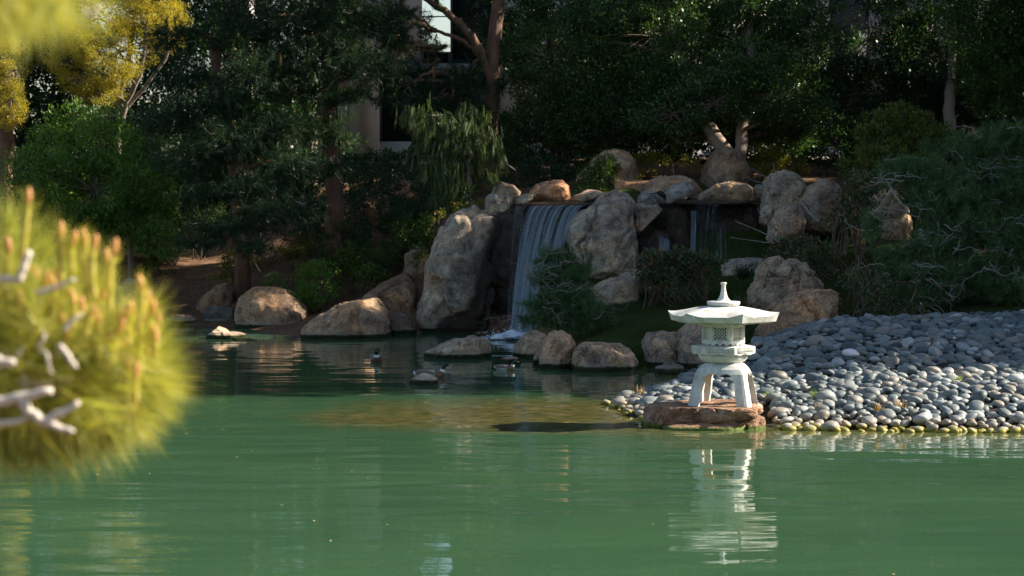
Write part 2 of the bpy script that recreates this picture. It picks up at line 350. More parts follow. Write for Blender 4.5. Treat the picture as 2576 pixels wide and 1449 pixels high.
# ------------------------------------------------------------------ rocks
def ico(n):
    bm = bmesh.new(); bmesh.ops.create_icosphere(bm, subdivisions=n, radius=1.0)
    V = np.array([v.co[:] for v in bm.verts]); F = np.array([[v.index for v in f.verts] for f in bm.faces]); bm.free(); return V, F
ICO = {k: ico(k) for k in (2, 3, 5, 6)}
def rock(label, poly, Df, thick, col, seed, q=.55, qd=.75, rough=1.0, crack=1.0, lean=0, sink=.35, flat_top=None, res=5, facets=7, mat='rock', cat='boulder', name='boulder', water=None, groove=0):
    if Df is None: Df = WL(max(p[1] for p in poly))
    if water is None: water = Df < 46 and abs(W(0, max(p[1] for p in poly), Df)[2]) < .12
    D = Df + thick * .5
    P = np.array([W(a, b, D)[[0, 2]] for a, b in poly]); ymax = P[:, 1].min()
    hgt = P[:, 1].max() - P[:, 1].min()
    if sink: P[P[:, 1] < ymax + hgt * .12, 1] -= sink
    c = (P.max(0) + P.min(0)) / 2
    # boundary radius as function of angle
    n = len(P); seg = np.concatenate([P + (np.roll(P, -1, 0) - P) * t for t in np.linspace(0, 1, 24, endpoint=False)])
    a = np.arctan2(seg[:, 1] - c[1], seg[:, 0] - c[0]); r = np.hypot(seg[:, 0] - c[0], seg[:, 1] - c[1]); o = np.argsort(a); a = a[o]; r = r[o]
    A = np.linspace(-math.pi, math.pi, 361); rr = np.interp(A, np.concatenate([a - 2 * math.pi, a, a + 2 * math.pi]), np.tile(r, 3))
    rr[-1] = rr[0]; kk = np.array([1, 2, 3, 2, 1.]) / 9; rr = np.convolve(np.concatenate([rr[-3:-1], rr, rr[1:3]]), kk, 'valid')
    V, F = ICO[res]; V = V.copy(); th = np.arctan2(V[:, 2], V[:, 0]); rho = np.hypot(V[:, 0], V[:, 2])
    Rr = np.interp(th, A, rr); s = np.sign(V[:, 1])
    dep = s * np.abs(V[:, 1]) ** qd * thick * .5
    rp = rho ** q * Rr
    Q = np.stack([np.cos(th) * rp, dep, np.sin(th) * rp], 1)
    size = max(.25, (np.ptp(P[:, 0]) + hgt + thick) / 3)
    rs = np.random.default_rng(seed)
    # chisel a few broad facets on the front half
    for k in range(facets):
        nrm = rs.normal(size=3) * [1, .9, .8]; nrm[1] = -abs(nrm[1]) if k < facets - 2 else nrm[1]; nrm /= np.linalg.norm(nrm)
        d = Q @ nrm; lim = d.max() * rs.uniform(.80, .93); ov = np.clip(d - lim, 0, None); Q -= nrm * (ov * .88)[:, None]
    N_ = unit(Q / (np.array([1, 1, 1])))
    cc = np.array([c[0], D, c[1]]); S = Q + cc
    S2 = S / size
    f = fbm(S2 * 1.6, seed, 5) * .06 + fbm(S2 * 6.5, seed + 9, 4) * .024
    cr = vnoise(S2 * [1.5, 1.5, 1.1] + .35 * np.stack([fbm(S2 * 3, seed + 3, 3)] * 3, 1), seed + 5)
    cr2 = vnoise(S2 * [2.6, 2.6, 2.0] + .3 * np.stack([fbm(S2 * 4, seed + 13, 3)] * 3, 1), seed + 6)
    f = f * rough - crack * (.06 * np.exp(-(cr / .045) ** 2) + .035 * np.exp(-(cr2 / .05) ** 2))
    if groove:
        gq = np.stack([S[:, 0] * 3.2 + S[:, 2] * -1.0 + .5 * fbm(S * 1.5, 8, 3), S[:, 1] * 1.2, S[:, 2] * .55 + S[:, 0] * .5], 1); gv = vnoise(gq, seed + 21); f = f - groove * (.055 * np.exp(-(gv / .10) ** 2)) + groove * .02 * vnoise(gq * 2.3, seed + 22)
    Q2 = S + N_ * (f * size)[:, None]
    if lean: Q2[:, 1] += (Q2[:, 2] - cc[2]) * lean
    if flat_top is not None:
        zt = flat_top + .006 * fbm(Q2 * 6, seed + 2, 3); Q2[:, 2] = np.minimum(Q2[:, 2], zt)
    base = np.array([c[0], D, P[:, 1].min()])
    me = mk_mesh(name, Q2 - base, [F], M[mat], True)
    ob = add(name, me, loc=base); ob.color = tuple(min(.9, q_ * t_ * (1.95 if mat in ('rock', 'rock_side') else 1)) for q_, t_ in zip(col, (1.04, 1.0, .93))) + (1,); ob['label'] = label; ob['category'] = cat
    return ob
TAN = (.30, .225, .165); GREY = (.235, .225, .205); BRN = (.21, .15, .105); DRK = (.075, .06, .048); PALE = (.36, .33, .29); RUST = (.40, .235, .15); WARM = (.33, .26, .20)

rock('mottled grey boulder half hidden behind the blurred pine shoots at the left shore', [(292, 800), (290, 740), (300, 705), (320, 697), (345, 705), (368, 745), (382, 800)], WL(812), 1.0, GREY, 101)
rock('low flat boulder with a vertical crack, leftmost at the far waterline', [(400, 818), (425, 803), (450, 791), (478, 793), (505, 808), (512, 818)], None, .9, WARM, 102)
rock('brown boulder leaning left behind the dark square block on the far shore', [(493, 800), (500, 760), (520, 735), (545, 716), (572, 716), (590, 740), (590, 800)], 45.6, 1.0, BRN, 103, facets=5)
rock('dark grey square-shouldered block beside the big round boulder', [(515, 818), (515, 780), (535, 768), (570, 766), (595, 775), (602, 795), (602, 818)], None, .8, (.12, .125, .12), 104, q=.35, crack=.3)
rock('big round domed boulder at the far waterline', [(601, 828), (601, 780), (615, 750), (645, 728), (688, 721), (730, 730), (760, 752), (775, 785), (772, 815), (760, 828)], None, 1.7, TAN, 105, q=.7, facets=4, crack=.6)
rock('long sloping boulder with a sunlit brow left of the giant waterfall boulder', [(755, 852), (760, 830), (785, 808), (828, 786), (868, 766), (900, 756), (938, 752), (962, 758), (968, 800), (975, 853)], None, 1.4, TAN, 106, q=.45, facets=6)
rock('peaked brown boulder standing behind the long sloping boulder', [(900, 800), (912, 752), (945, 722), (985, 706), (1018, 692), (1032, 702), (1047, 740), (1048, 800)], 43.0, 1.2, BRN, 107, q=.4)
rock('small dark boulder wedged between the long boulder and the giant boulder', [(972, 842), (975, 810), (995, 792), (1020, 788), (1042, 800), (1048, 840)], None, .8, (.13, .10, .08), 108)
rock('small tan stone peeping above the top of the long sloping boulder', [(905, 765), (915, 745), (932, 737), (950, 745), (955, 765)], 42.6, .5, BRN, 109, sink=.1)
rock('sunlit saddle-shaped stone standing alone in the water', [(497, 854), (515, 843), (535, 830), (549, 823), (562, 826), (577, 834), (605, 834), (617, 840), (618, 853)], None, .55, (.45, .34, .26), 110, sink=.25, crack=.4)
rock('low wet flat stone barely above water beside the saddle-shaped stone', [(560, 857), (590, 849), (630, 850), (655, 856)], None, .4, GREY, 111, sink=.2, crack=.2)
rock('thin sliver of stone at the surface right of the saddle-shaped stone', [(668, 851), (690, 845), (712, 845), (735, 851)], None, .35, GREY, 112, sink=.2, crack=.2)
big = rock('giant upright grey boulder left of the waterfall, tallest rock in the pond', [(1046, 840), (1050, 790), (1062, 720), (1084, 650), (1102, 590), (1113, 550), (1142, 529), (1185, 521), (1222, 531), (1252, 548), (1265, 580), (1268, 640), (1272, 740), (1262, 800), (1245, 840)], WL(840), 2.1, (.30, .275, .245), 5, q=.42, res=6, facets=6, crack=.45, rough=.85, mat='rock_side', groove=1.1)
rock('square grey block on top of the cliff at the left end of the waterfall lip', [(1222, 545), (1220, 500), (1232, 489), (1262, 488), (1290, 494), (1294, 520), (1282, 550), (1255, 552)], 42.6, .9, GREY, 114, q=.4, sink=0)
rock('rounded grey boulder behind the square block at the left end of the lip', [(1230, 500), (1240, 472), (1262, 461), (1288, 466), (1308, 484), (1300, 505)], 43.4, .9, WARM, 115, sink=.1)
rock('small pale angular stone at the left edge of the waterfall lip', [(1295, 512), (1303, 495), (1325, 487), (1343, 488), (1340, 500), (1318, 511)], 42.7, .4, PALE, 116, sink=.05)
rock('rounded rust-tan boulder with a sun fleck above the middle of the waterfall', [(1330, 509), (1332, 480), (1345, 463), (1370, 457), (1410, 458), (1428, 468), (1433, 495), (1428, 509)], 43.0, 1.0, RUST, 117, sink=.1)
rock('flat pale slab lying above the right part of the waterfall lip', [(1432, 508), (1435, 494), (1460, 486), (1500, 482), (1530, 484), (1525, 498), (1490, 507)], 42.9, .8, WARM, 118, sink=.05)
rock('little flat sunlit stone just right of the pale slab above the fall', [(1534, 494), (1540, 484), (1560, 481), (1580, 487), (1578, 494)], 43.0, .4, (.45, .36, .27), 119, sink=.05)
rock('tall hump-backed tan rock behind the falls with a leafy bush before it', [(1436, 490), (1446, 468), (1462, 445), (1482, 425), (1500, 402), (1525, 384), (1552, 377), (1578, 385), (1597, 402), (1600, 440), (1592, 490)], 45.2, 1.5, TAN, 120, crack=.5)
rock('reddish flat-topped slab behind the crest between the hump and the grey boulders', [(1532, 492), (1534, 464), (1545, 456), (1600, 455), (1645, 455), (1650, 492)], 44.5, .8, RUST, 121, q=.35, sink=.05)
rock('broad grey-brown boulder with a domed back on the crest', [(1585, 505), (1600, 482), (1630, 460), (1665, 447), (1710, 444), (1745, 452), (1764, 478), (1760, 508)], 43.9, 1.2, TAN, 122, sink=.1)
rock('pale grey angular boulder overhanging the gap on the crest', [(1655, 508), (1668, 490), (1690, 470), (1715, 463), (1742, 470), (1748, 485), (1725, 503), (1690, 515), (1668, 514)], 43.1, .8, (.27, .275, .275), 123, sink=0)
rock('small blue-grey boulder left of the angular one, under the dark bird', [(1600, 512), (1605, 492), (1625, 482), (1645, 482), (1662, 494), (1666, 512), (1640, 520)], 43.1, .7, (.24, .25, .25), 124, sink=.05)
rock('little pale rounded stone squeezed beside the top of the right cliff boulder', [(1586, 540), (1588, 520), (1600, 512), (1620, 510), (1632, 520), (1622, 534), (1600, 546)], 42.6, .5, (.30, .30, .28), 125, sink=0)
rock('large knobbly grey boulder leaning at the right side of the waterfall', [(1562, 484), (1582, 492), (1590, 515), (1580, 548), (1592, 590), (1597, 640), (1598, 680), (1575, 700), (1535, 712), (1492, 712), (1470, 690), (1455, 660), (1440, 625), (1434, 590), (1430, 568), (1445, 548), (1475, 530), (1500, 505), (1530, 488)], 41.5, 1.5, (.31, .285, .255), 9, q=.5, res=6, facets=7, crack=1.3, rough=1.3, sink=.1, groove=.3)
rock('pinkish boulder with an undercut tip between the two cascades', [(1598, 585), (1596, 540), (1602, 520), (1625, 515), (1655, 515), (1668, 527), (1650, 548), (1622, 570), (1608, 590)], 42.3, .8, (.33, .27, .225), 127, sink=0)
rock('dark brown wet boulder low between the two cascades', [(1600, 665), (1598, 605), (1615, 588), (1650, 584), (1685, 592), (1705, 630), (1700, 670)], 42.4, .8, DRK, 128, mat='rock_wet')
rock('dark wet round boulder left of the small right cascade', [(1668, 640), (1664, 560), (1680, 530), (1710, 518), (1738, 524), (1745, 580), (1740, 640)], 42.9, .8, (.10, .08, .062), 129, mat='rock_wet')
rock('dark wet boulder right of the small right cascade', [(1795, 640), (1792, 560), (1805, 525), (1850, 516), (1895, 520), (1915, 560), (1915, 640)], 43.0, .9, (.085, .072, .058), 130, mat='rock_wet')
rock('long flat-bottomed boulder over the small right cascade', [(1750, 503), (1762, 478), (1790, 463), (1835, 458), (1872, 462), (1896, 472), (1905, 500)], 42.9, 1.0, (.27, .22, .17), 131, q=.45, sink=.05)
rock('grey boulder joining the right end of the long flat-bottomed boulder', [(1885, 512), (1890, 478), (1905, 464), (1925, 470), (1930, 500), (1925, 515)], 43.4, .8, GREY, 132, sink=.05)
rock('big brown boulder at the foot of the pale forked tree', [(1762, 466), (1768, 430), (1782, 402), (1800, 385), (1825, 376), (1855, 380), (1872, 398), (1882, 430), (1884, 466)], 45.0, 1.6, (.22, .17, .13), 133, q=.6, crack=.4)
rock('rough grey boulder, upper of the pair right of the small cascade', [(1915, 548), (1912, 500), (1915, 455), (1932, 435), (1968, 430), (2005, 438), (2030, 458), (2037, 490), (2020, 530), (1990, 550)], 41.9, 1.2, (.29, .255, .215), 134, crack=1.5, sink=.1)
rock('tall smooth boulder with a pale ridge, rightmost of the crest boulders', [(2010, 560), (2012, 505), (2030, 475), (2060, 452), (2080, 450), (2105, 462), (2115, 485), (2112, 530), (2095, 570)], 41.3, 1.1, (.28, .24, .20), 135, sink=.15)
rock('tan cracked boulder below the rough grey one, beside purple blossom', [(1930, 590), (1938, 560), (1955, 530), (1985, 508), (2008, 508), (2025, 530), (2030, 560), (2025, 595)], 41.0, .9, (.33, .27, .215), 136, sink=.15)
rock('narrow pale stone standing between the upper boulders right of the cascade', [(1912, 545), (1916, 520), (1930, 512), (1942, 525), (1938, 555), (1925, 562)], 41.6, .4, PALE, 137, sink=.05)
rock('tan boulder seen through the grey-branched pine at right', [(2188, 600), (2190, 520), (2205, 482), (2240, 472), (2268, 500), (2290, 560), (2292, 605)], 41.0, 1.0, WARM, 138)
rock('low brown boulder deep behind the grey-branched pine at right', [(2410, 660), (2420, 600), (2450, 575), (2485, 580), (2500, 620), (2500, 660)], 40.5, .9, BRN, 139)
rock('wedge-shaped boulder slanting up to the right on the mossy slope', [(1482, 728), (1520, 706), (1560, 690), (1596, 675), (1614, 682), (1618, 720), (1618, 765), (1603, 786), (1570, 796), (1530, 792), (1500, 770)], 38.6, .8, (.30, .26, .215), 140, q=.4, sink=.05, facets=5)
rock('pale stone half buried behind the red-tipped shrub', [(1615, 757), (1618, 728), (1645, 720), (1680, 726), (1695, 745), (1690, 757)], 39.4, .6, (.38, .32, .25), 141, sink=.1)
rock('long grey boulder on the slope behind the red-tipped shrub', [(1808, 702), (1815, 665), (1840, 652), (1880, 648), (1920, 650), (1940, 668), (1935, 705)], 40.2, .8, GREY, 142, sink=.1)
rock('big knobbly boulder behind the lantern, upper of the right pair', [(1886, 775), (1890, 738), (1903, 712), (1912, 678), (1930, 656), (1960, 648), (1990, 655), (2022, 664), (2045, 680), (2056, 705), (2055, 745), (2045, 778)], 36.3, 1.2, (.29, .245, .20), 12, q=.5, crack=1.6, rough=1.4, res=6, sink=.15)
rock('small round stone tucked at the right of the big knobbly boulder', [(2040, 740), (2042, 712), (2058, 704), (2072, 712), (2074, 735)], 36.9, .4, WARM, 144, sink=.1)
rock('broad rust-streaked boulder leaning right beside the cobble bank', [(1897, 872), (1903, 830), (1925, 797), (1960, 765), (2000, 742), (2040, 731), (2085, 732), (2107, 745), (2110, 775), (2098, 805), (2060, 826), (2010, 850), (1960, 872)], 34.1, 1.4, (.34, .235, .165), 15, q=.5, res=6, crack=1.2, sink=.2)
rock('creased boulder at the shore left of the lantern, left of a joined pair', [(1616, 920), (1618, 860), (1632, 838), (1665, 832), (1700, 836), (1710, 870), (1705, 920)], 34.2, 1.0, (.29, .235, .19), 146, q=.4, crack=1.5)
rock('taller boulder directly behind the lantern box, right of a joined pair', [(1690, 925), (1692, 860), (1705, 825), (1735, 808), (1765, 800), (1790, 815), (1800, 870), (1795, 925)], 34.0, 1.1, (.27, .225, .185), 147, q=.4)
rock('low dark slab at the waterline left of the lantern legs', [(1643, 943), (1650, 925), (1672, 912), (1700, 914), (1725, 928), (1735, 943)], None, .6, (.15, .12, .10), 148, sink=.2)
rock('wide blocky boulder at the waterline in front of the mossy slope', [(1440, 937), (1441, 888), (1455, 867), (1480, 861), (1520, 863), (1562, 866), (1583, 880), (1600, 908), (1612, 935)], None, 1.1, (.35, .28, .215), 18, q=.38, crack=1.0, res=6)
rock('egg-shaped rust boulder under the little pine', [(1356, 928), (1355, 890), (1368, 858), (1388, 838), (1410, 835), (1432, 848), (1443, 872), (1442, 905), (1430, 929)], None, .9, (.33, .235, .17), 150, crack=1.3)
rock('slanting boulder by the foam at the foot of the waterfall', [(1288, 905), (1298, 870), (1318, 838), (1345, 830), (1372, 840), (1385, 870), (1380, 905)], 35.9, .9, WARM, 151)
rock('low rusty stone at the surface in front of the slanting boulder', [(1248, 916), (1262, 902), (1285, 896), (1305, 900), (1325, 914)], None, .5, (.33, .25, .19), 152, sink=.2)
rock('small stone filling the gap between the slanting boulder and the rust boulder', [(1338, 908), (1345, 888), (1358, 882), (1368, 895), (1370, 912)], 34.6, .5, BRN, 153)
rock('long low boulder rising right out of the dark water', [(1055, 903), (1058, 888), (1085, 876), (1115, 867), (1142, 856), (1175, 850), (1212, 851), (1233, 862), (1237, 880), (1235, 904)], None, .8, (.31, .265, .215), 154, q=.45, sink=.25)
rock('tip of a grey rock showing behind the long low boulder', [(1163, 862), (1175, 848), (1190, 844), (1205, 850), (1210, 862)], 37.6, .4, GREY, 155, sink=.15)
rock('small pale rock with a green waterline, a duck behind it', [(1015, 968), (1030, 960), (1045, 948), (1065, 940), (1085, 943), (1098, 953), (1103, 968)], WL(970), .5, (.44, .38, .34), 156, sink=.2, crack=.3)
rock('tan boulder catching sun deep among the pines left of the giant boulder', [(866, 562), (868, 520), (880, 506), (910, 502), (940, 508), (955, 530), (962, 562)], 49.5, 1.1, RUST, 157)
rock('grey rock ledge in the ivy between the pine trunk and the giant boulder', [(1010, 690), (1020, 640), (1045, 618), (1075, 620), (1095, 650), (1092, 690)], 44.2, .9, (.20, .17, .14), 158)
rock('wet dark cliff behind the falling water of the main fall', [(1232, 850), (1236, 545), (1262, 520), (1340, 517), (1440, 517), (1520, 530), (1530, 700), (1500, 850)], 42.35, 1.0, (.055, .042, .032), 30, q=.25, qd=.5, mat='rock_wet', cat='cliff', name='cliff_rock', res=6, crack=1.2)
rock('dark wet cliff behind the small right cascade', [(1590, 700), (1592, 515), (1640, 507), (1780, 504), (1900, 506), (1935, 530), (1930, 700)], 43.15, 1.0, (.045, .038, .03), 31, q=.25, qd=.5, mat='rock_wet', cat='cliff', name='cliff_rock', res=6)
rock('thin brown lip stone over which the main waterfall pours', [(1288, 519), (1296, 510), (1360, 508), (1440, 507), (1480, 508), (1486, 519)], 42.1, .9, (.22, .13, .075), 32, q=.25, qd=.5, mat='rock_wet', cat='ledge', name='ledge_stone', crack=.2, rough=.3, sink=0, facets=0)
rock('dark shelf stone over which the small right cascade spills', [(1690, 516), (1700, 505), (1780, 503), (1890, 505), (1900, 515)], 42.6, .8, (.08, .06, .045), 33, q=.25, qd=.5, mat='rock_wet', cat='ledge', name='ledge_stone', crack=.2, rough=.3, sink=0, facets=0)
rock('dark wall stones at the left foot of the right cascade, behind the shrub', [(1598, 720), (1600, 665), (1640, 650), (1700, 655), (1720, 720)], 41.6, .8, DRK, 34, mat='rock_wet')
# lantern base: a slab over a lower mossy stone
def base_mat():
    m, N, L, out = newmat('red_granite_mossy'); g = N('ShaderNodeNewGeometry'); P = g.outputs['Position']; sx = N('ShaderNodeSeparateXYZ'); L(P, sx.inputs[0])
    a = noise_node(N, L, 3.5, 6, .65, P, .5); b = noise_node(N, L, 16, 5, .7, P); c_ = noise_node(N, L, 60, 3, .7, P)
    c = ramp(N, L, a.outputs[0], [(.32, (.12, .065, .035)), (.46, (.33, .185, .10)), (.58, (.44, .28, .175)), (.7, (.60, .48, .38))]).outputs[0]
    c = mix(N, L, 'MULTIPLY', .7, c, ramp(N, L, b.outputs[0], [(.35, (.5, .45, .42)), (.6, (1.15, 1.1, 1.1))]).outputs[0])
    c = mix(N, L, 'MULTIPLY', .5, c, ramp(N, L, c_.outputs[0], [(.35, (.5, .5, .5)), (.6, (1.2, 1.2, 1.2))]).outputs[0])
    zz = math_(N, L, 'ADD', sx.outputs[2], math_(N, L, 'MULTIPLY', b.outputs[0], -.05))
    c = mix(N, L, 'MIX', ramp(N, L, maprange(N, L, zz, -.02, .1), [(.15, (1, 1, 1)), (.35, (0, 0, 0))]).outputs[0], c, (.10, .15, .012))
    c = mix(N, L, 'MIX', ramp(N, L, maprange(N, L, sx.outputs[2], -.02, .1), [(.1, (1, 1, 1)), (.22, (0, 0, 0))]).outputs[0], c, (.02, .022, .01))
    p = N('ShaderNodeBsdfPrincipled'); L(c, p.inputs['Base Color']); p.inputs['Roughness'].default_value = .8
    nb = bump(N, L, a.outputs[0], .8, .12); nb = bump(N, L, b.outputs[0], 1.0, .04, nb); L(bump(N, L, c_.outputs[0], .4, .01, nb), p.inputs['Normal']); L(p.outputs[0], out.inputs[0]); return m
M['base'] = base_mat()
rock('rust-red slab of rock at the water edge carrying the white stone lantern', [(1637, 1072), (1638, 1040), (1648, 1018), (1700, 1012), (1800, 1012), (1900, 1014), (1923, 1024), (1924, 1045), (1905, 1062), (1850, 1070), (1750, 1075)], 25.42, 1.2, RUST, 21, q=.3, qd=.5, mat='base', res=6, flat_top=.222, sink=0, facets=9, rough=2.3, crack=1.1, cat='rock slab', name='rock_slab')
rock('flat pale-red stone under the lantern slab with green moss at the waterline', [(1655, 1100), (1660, 1066), (1720, 1058), (1830, 1058), (1880, 1066), (1885, 1100)], 25.28, .8, RUST, 22, q=.3, qd=.5, mat='base', sink=.1, facets=2, rough=.6, crack=.3, cat='rock slab', name='rock_slab')
rock('moss-footed red stone propping the right end of the lantern slab', [(1866, 1100), (1870, 1062), (1890, 1050), (1918, 1048), (1922, 1075), (1915, 1100)], 25.35, .8, RUST, 23, q=.35, qd=.5, mat='base', sink=.1, rough=.8, crack=.3, cat='rock slab', name='rock_slab')

# ------------------------------------------------------------------ waterfalls
def fall_mat(name, dens, foam):
    m, N, L, out = newmat(name); uv = N('ShaderNodeUVMap'); sx = N('ShaderNodeSeparateXYZ'); L(uv.outputs[0], sx.inputs[0])
    mp = N('ShaderNodeMapping'); mp.inputs['Scale'].default_value = (15, .8, 1); L(uv.outputs[0], mp.inputs[0]); n = noise_node(N, L, 1, 3, .6, mp.outputs[0], .15)
    mp2 = N('ShaderNodeMapping'); mp2.inputs['Scale'].default_value = (75, 5, 1); L(uv.outputs[0], mp2.inputs[0]); n2 = noise_node(N, L, 1, 3, .6, mp2.outputs[0], .2)
    s = math_(N, L, 'ADD', math_(N, L, 'MULTIPLY', n.outputs[0], .72), math_(N, L, 'MULTIPLY', n2.outputs[0], .28))
    s = math_(N, L, 'ADD', s, math_(N, L, 'MULTIPLY', sx.outputs[1], foam))
    a = ramp(N, L, s, [(.5 - dens, (.03, .03, .03)), (.5 - dens + .11, (.4, .4, .4)), (.5 - dens + .22, (.95, .95, .95))])
    p = N('ShaderNodeBsdfPrincipled'); p.inputs['Base Color'].default_value = (.34, .43, .50, 1); p.inputs['Roughness'].default_value = .2; p.inputs['IOR'].default_value = 1.33
    t = N('ShaderNodeBsdfTranslucent'); t.inputs[0].default_value = (.38, .5, .6, 1); m1 = N('ShaderNodeMixShader'); m1.inputs[0].default_value = .35
    L(p.outputs[0], m1.inputs[1]); L(t.outputs[0], m1.inputs[2]); tr = N('ShaderNodeBsdfTransparent'); ms = N('ShaderNodeMixShader')
    L(a.outputs[0], ms.inputs[0]); L(tr.outputs[0], ms.inputs[1]); L(m1.outputs[0], ms.inputs[2]); L(bump(N, L, s, .8, .03), p.inputs['Normal']); L(ms.outputs[0], out.inputs[0]); return m
def sheet(A, B, fall, out_x, out_y, nu, nv, mat, seed, amp=.012, name='water_sheet', v0=0.0):
    u, v = np.meshgrid(np.linspace(0, 1, nu), np.linspace(v0, 1, nv)); u = u.ravel(); v = v.ravel()
    s = np.sqrt(v * fall / .62); top = A[None, :] * (1 - u[:, None]) + B[None, :] * u[:, None]
    P = top.copy(); P[:, 0] += (out_x * (.62 + .45 * u)) * s; P[:, 1] += out_y * s; P[:, 2] -= v * fall
    a = amp * (.3 + v); P[:, 1] += a * fbm(np.stack([u * nu * .22, v * 1.5, u * 0], 1), seed, 3); P[:, 0] += a * fbm(np.stack([u * nu * .15, v * 2.5, u * 0 + 4], 1), seed + 3, 2)
    i = (np.arange(nv - 1)[:, None] * nu + np.arange(nu - 1)[None, :]).ravel()
    return mk_mesh(name, P, [np.stack([i, i + 1, i + nu + 1, i + nu], 1)], mat, True, uv=np.stack([u, v], 1))
FM3 = fall_mat('trickling_water', -.03, .02); FM = fall_mat('falling_water', .10, .2); FM2 = fall_mat('thin_falling_water', .0, .03)
wf = thing('waterfall', 'wide white waterfall curtain pouring over the brown lip into the pond', 'waterfall')
a = W(1338, 518, 42.0); b = W(1474, 516, 41.95); zf = a[2]
add('water_sheet', sheet(a, b, zf - .01, -.33, -.27, 240, 70, FM, 1), wf)
a2 = W(1296, 519, 42.0); b2 = W(1342, 518, 42.0)
add('water_strand', sheet(a2, b2, zf - .01, -.12, -.1, 120, 70, FM2, 5, .02), wf)
def foam_mat():
    m, N, L, out = newmat('white_foam'); tc = N('ShaderNodeTexCoord'); n = noise_node(N, L, 9, 6, .7, tc.outputs['Object']); n2 = noise_node(N, L, 3, 3, .6, tc.outputs['Object'])
    p = N('ShaderNodeBsdfPrincipled'); p.inputs['Base Color'].default_value = (.72, .8, .86, 1); p.inputs['Roughness'].default_value = .5
    uv = N('ShaderNodeUVMap'); sx = N('ShaderNodeSeparateXYZ'); L(uv.outputs[0], sx.inputs[0])
    s = math_(N, L, 'ADD', n.outputs[0], math_(N, L, 'MULTIPLY', sx.outputs[0], -.55)); a = ramp(N, L, s, [(.12, (0, 0, 0)), (.32, (1, 1, 1))])
    tr = N('ShaderNodeBsdfTransparent'); ms = N('ShaderNodeMixShader'); L(a.outputs[0], ms.inputs[0]); L(tr.outputs[0], ms.inputs[1]); L(p.outputs[0], ms.inputs[2])
    L(bump(N, L, n.outputs[0], 1, .05), p.inputs['Normal']); L(ms.outputs[0], out.inputs[0]); return m
fx, fy = W(1285, 853, WL(853))[:2]
rr, aa = np.meshgrid(np.linspace(0, 1, 26), np.linspace(0, 2 * math.pi, 60)); rr = rr.ravel(); aa = aa.ravel()
px = rr * np.cos(aa) * .95 + .1; py = rr * np.sin(aa) * .7; pz = .012 + (1 - rr) * .07 * (1 + fbm(np.stack([px * 8, py * 8, px * 0], 1), 4, 3))
i = (np.arange(59)[:, None] * 26 + np.arange(25)[None, :]).ravel()
add('foam', mk_mesh('foam', np.stack([px + fx, py + fy, pz], 1), [np.stack([i, i + 1, i + 27, i + 26], 1)], foam_mat(), True, uv=np.stack([rr, aa], 1)), wf)
# splashing droplets
g = Geo(); rs = np.random.default_rng(3); V2, F2 = ICO[2]
for k in range(420):
    p = np.array([fx + rs.normal() * .2 + .02, fy + rs.normal() * .13 - .02, abs(rs.normal()) * .08 + .015]); g.add(V2 * rs.uniform(.003, .008) + p, F2)
add('splash', g.build('splash', flatmat('droplet', (.75, .82, .88), .15)), wf, kind='stuff')
wf2 = thing('waterfall', 'thin broken cascade falling down the dark cliff at right', 'waterfall')
add('water_strand', sheet(W(1752, 513, 42.45), W(1812, 513, 42.45), 1.0, -.07, -.08, 110, 40, FM3, 8, .02), wf2)
add('water_strand', sheet(W(1738, 530, 42.35), W(1752, 530, 42.35), .75, -.01, -.05, 40, 40, FM, 9, .02), wf2)
add('water_strand', sheet(W(1798, 560, 42.2), W(1822, 575, 42.1), .6, .05, -.1, 60, 40, FM2, 10, .03), wf2)
wf3 = thing('waterfall', 'short little trickle between the wet boulders left of the thin cascade', 'waterfall')
add('water_strand', sheet(W(1655, 592, 42.2), W(1680, 600, 42.2), .3, .06, -.08, 40, 20, FM, 12, .02), wf3)

# ------------------------------------------------------------------ stone lantern
def stone_mat():
    m, N, L, out = newmat('carved_granite'); tc = N('ShaderNodeTexCoord'); P = tc.outputs['Object']
    n = noise_node(N, L, 90, 3, .7, P); w = noise_node(N, L, 5, 6, .65, P, .4)
    c = ramp(N, L, n.outputs[0], [(.33, (.46, .47, .45)), (.5, (.68, .68, .65)), (.68, (.80, .80, .77))]).outputs[0]
    c = mix(N, L, 'MULTIPLY', .6, c, ramp(N, L, w.outputs[0], [(.34, (.62, .63, .58)), (.6, (1.05, 1.05, 1.03))]).outputs[0])
    mp = N('ShaderNodeMapping'); mp.inputs['Scale'].default_value = (9, 9, 1.6); L(P, mp.inputs[0]); sk_ = noise_node(N, L, 1, 5, .7, mp.outputs[0], .3)
    c = mix(N, L, 'MULTIPLY', .75, c, ramp(N, L, sk_.outputs[0], [(.32, (.55, .56, .50)), (.52, (1, 1, 1))]).outputs[0])
    p = N('ShaderNodeBsdfPrincipled'); L(c, p.inputs['Base Color']); p.inputs['Roughness'].default_value = .8; p.inputs['Specular IOR Level'].default_value = .25
    L(bump(N, L, n.outputs[0], .35, .006), p.inputs['Normal']); L(p.outputs[0], out.inputs[0]); return m
M['shade_panel'] = flatmat('painted_shade', (.035, .034, .03), .9); ST = stone_mat(); LX, LY, LZ = W(1819.4, 900, 26.0)[0], 26.0, .222  # near-black colour stands in for the shade inside the light box
lan = thing('stone_lantern', 'pale carved stone lantern with a wide hexagonal roof and arched legs', 'stone lantern', (LX, LY, LZ - .008))
H0 = 225.0
def hexr(phi, Rv): d = ((phi - H0) % 60) - 30; return Rv * math.cos(R(30)) / math.cos(R(d))
def corner(phi): return abs((((phi - H0) % 60) - 30) / 30)
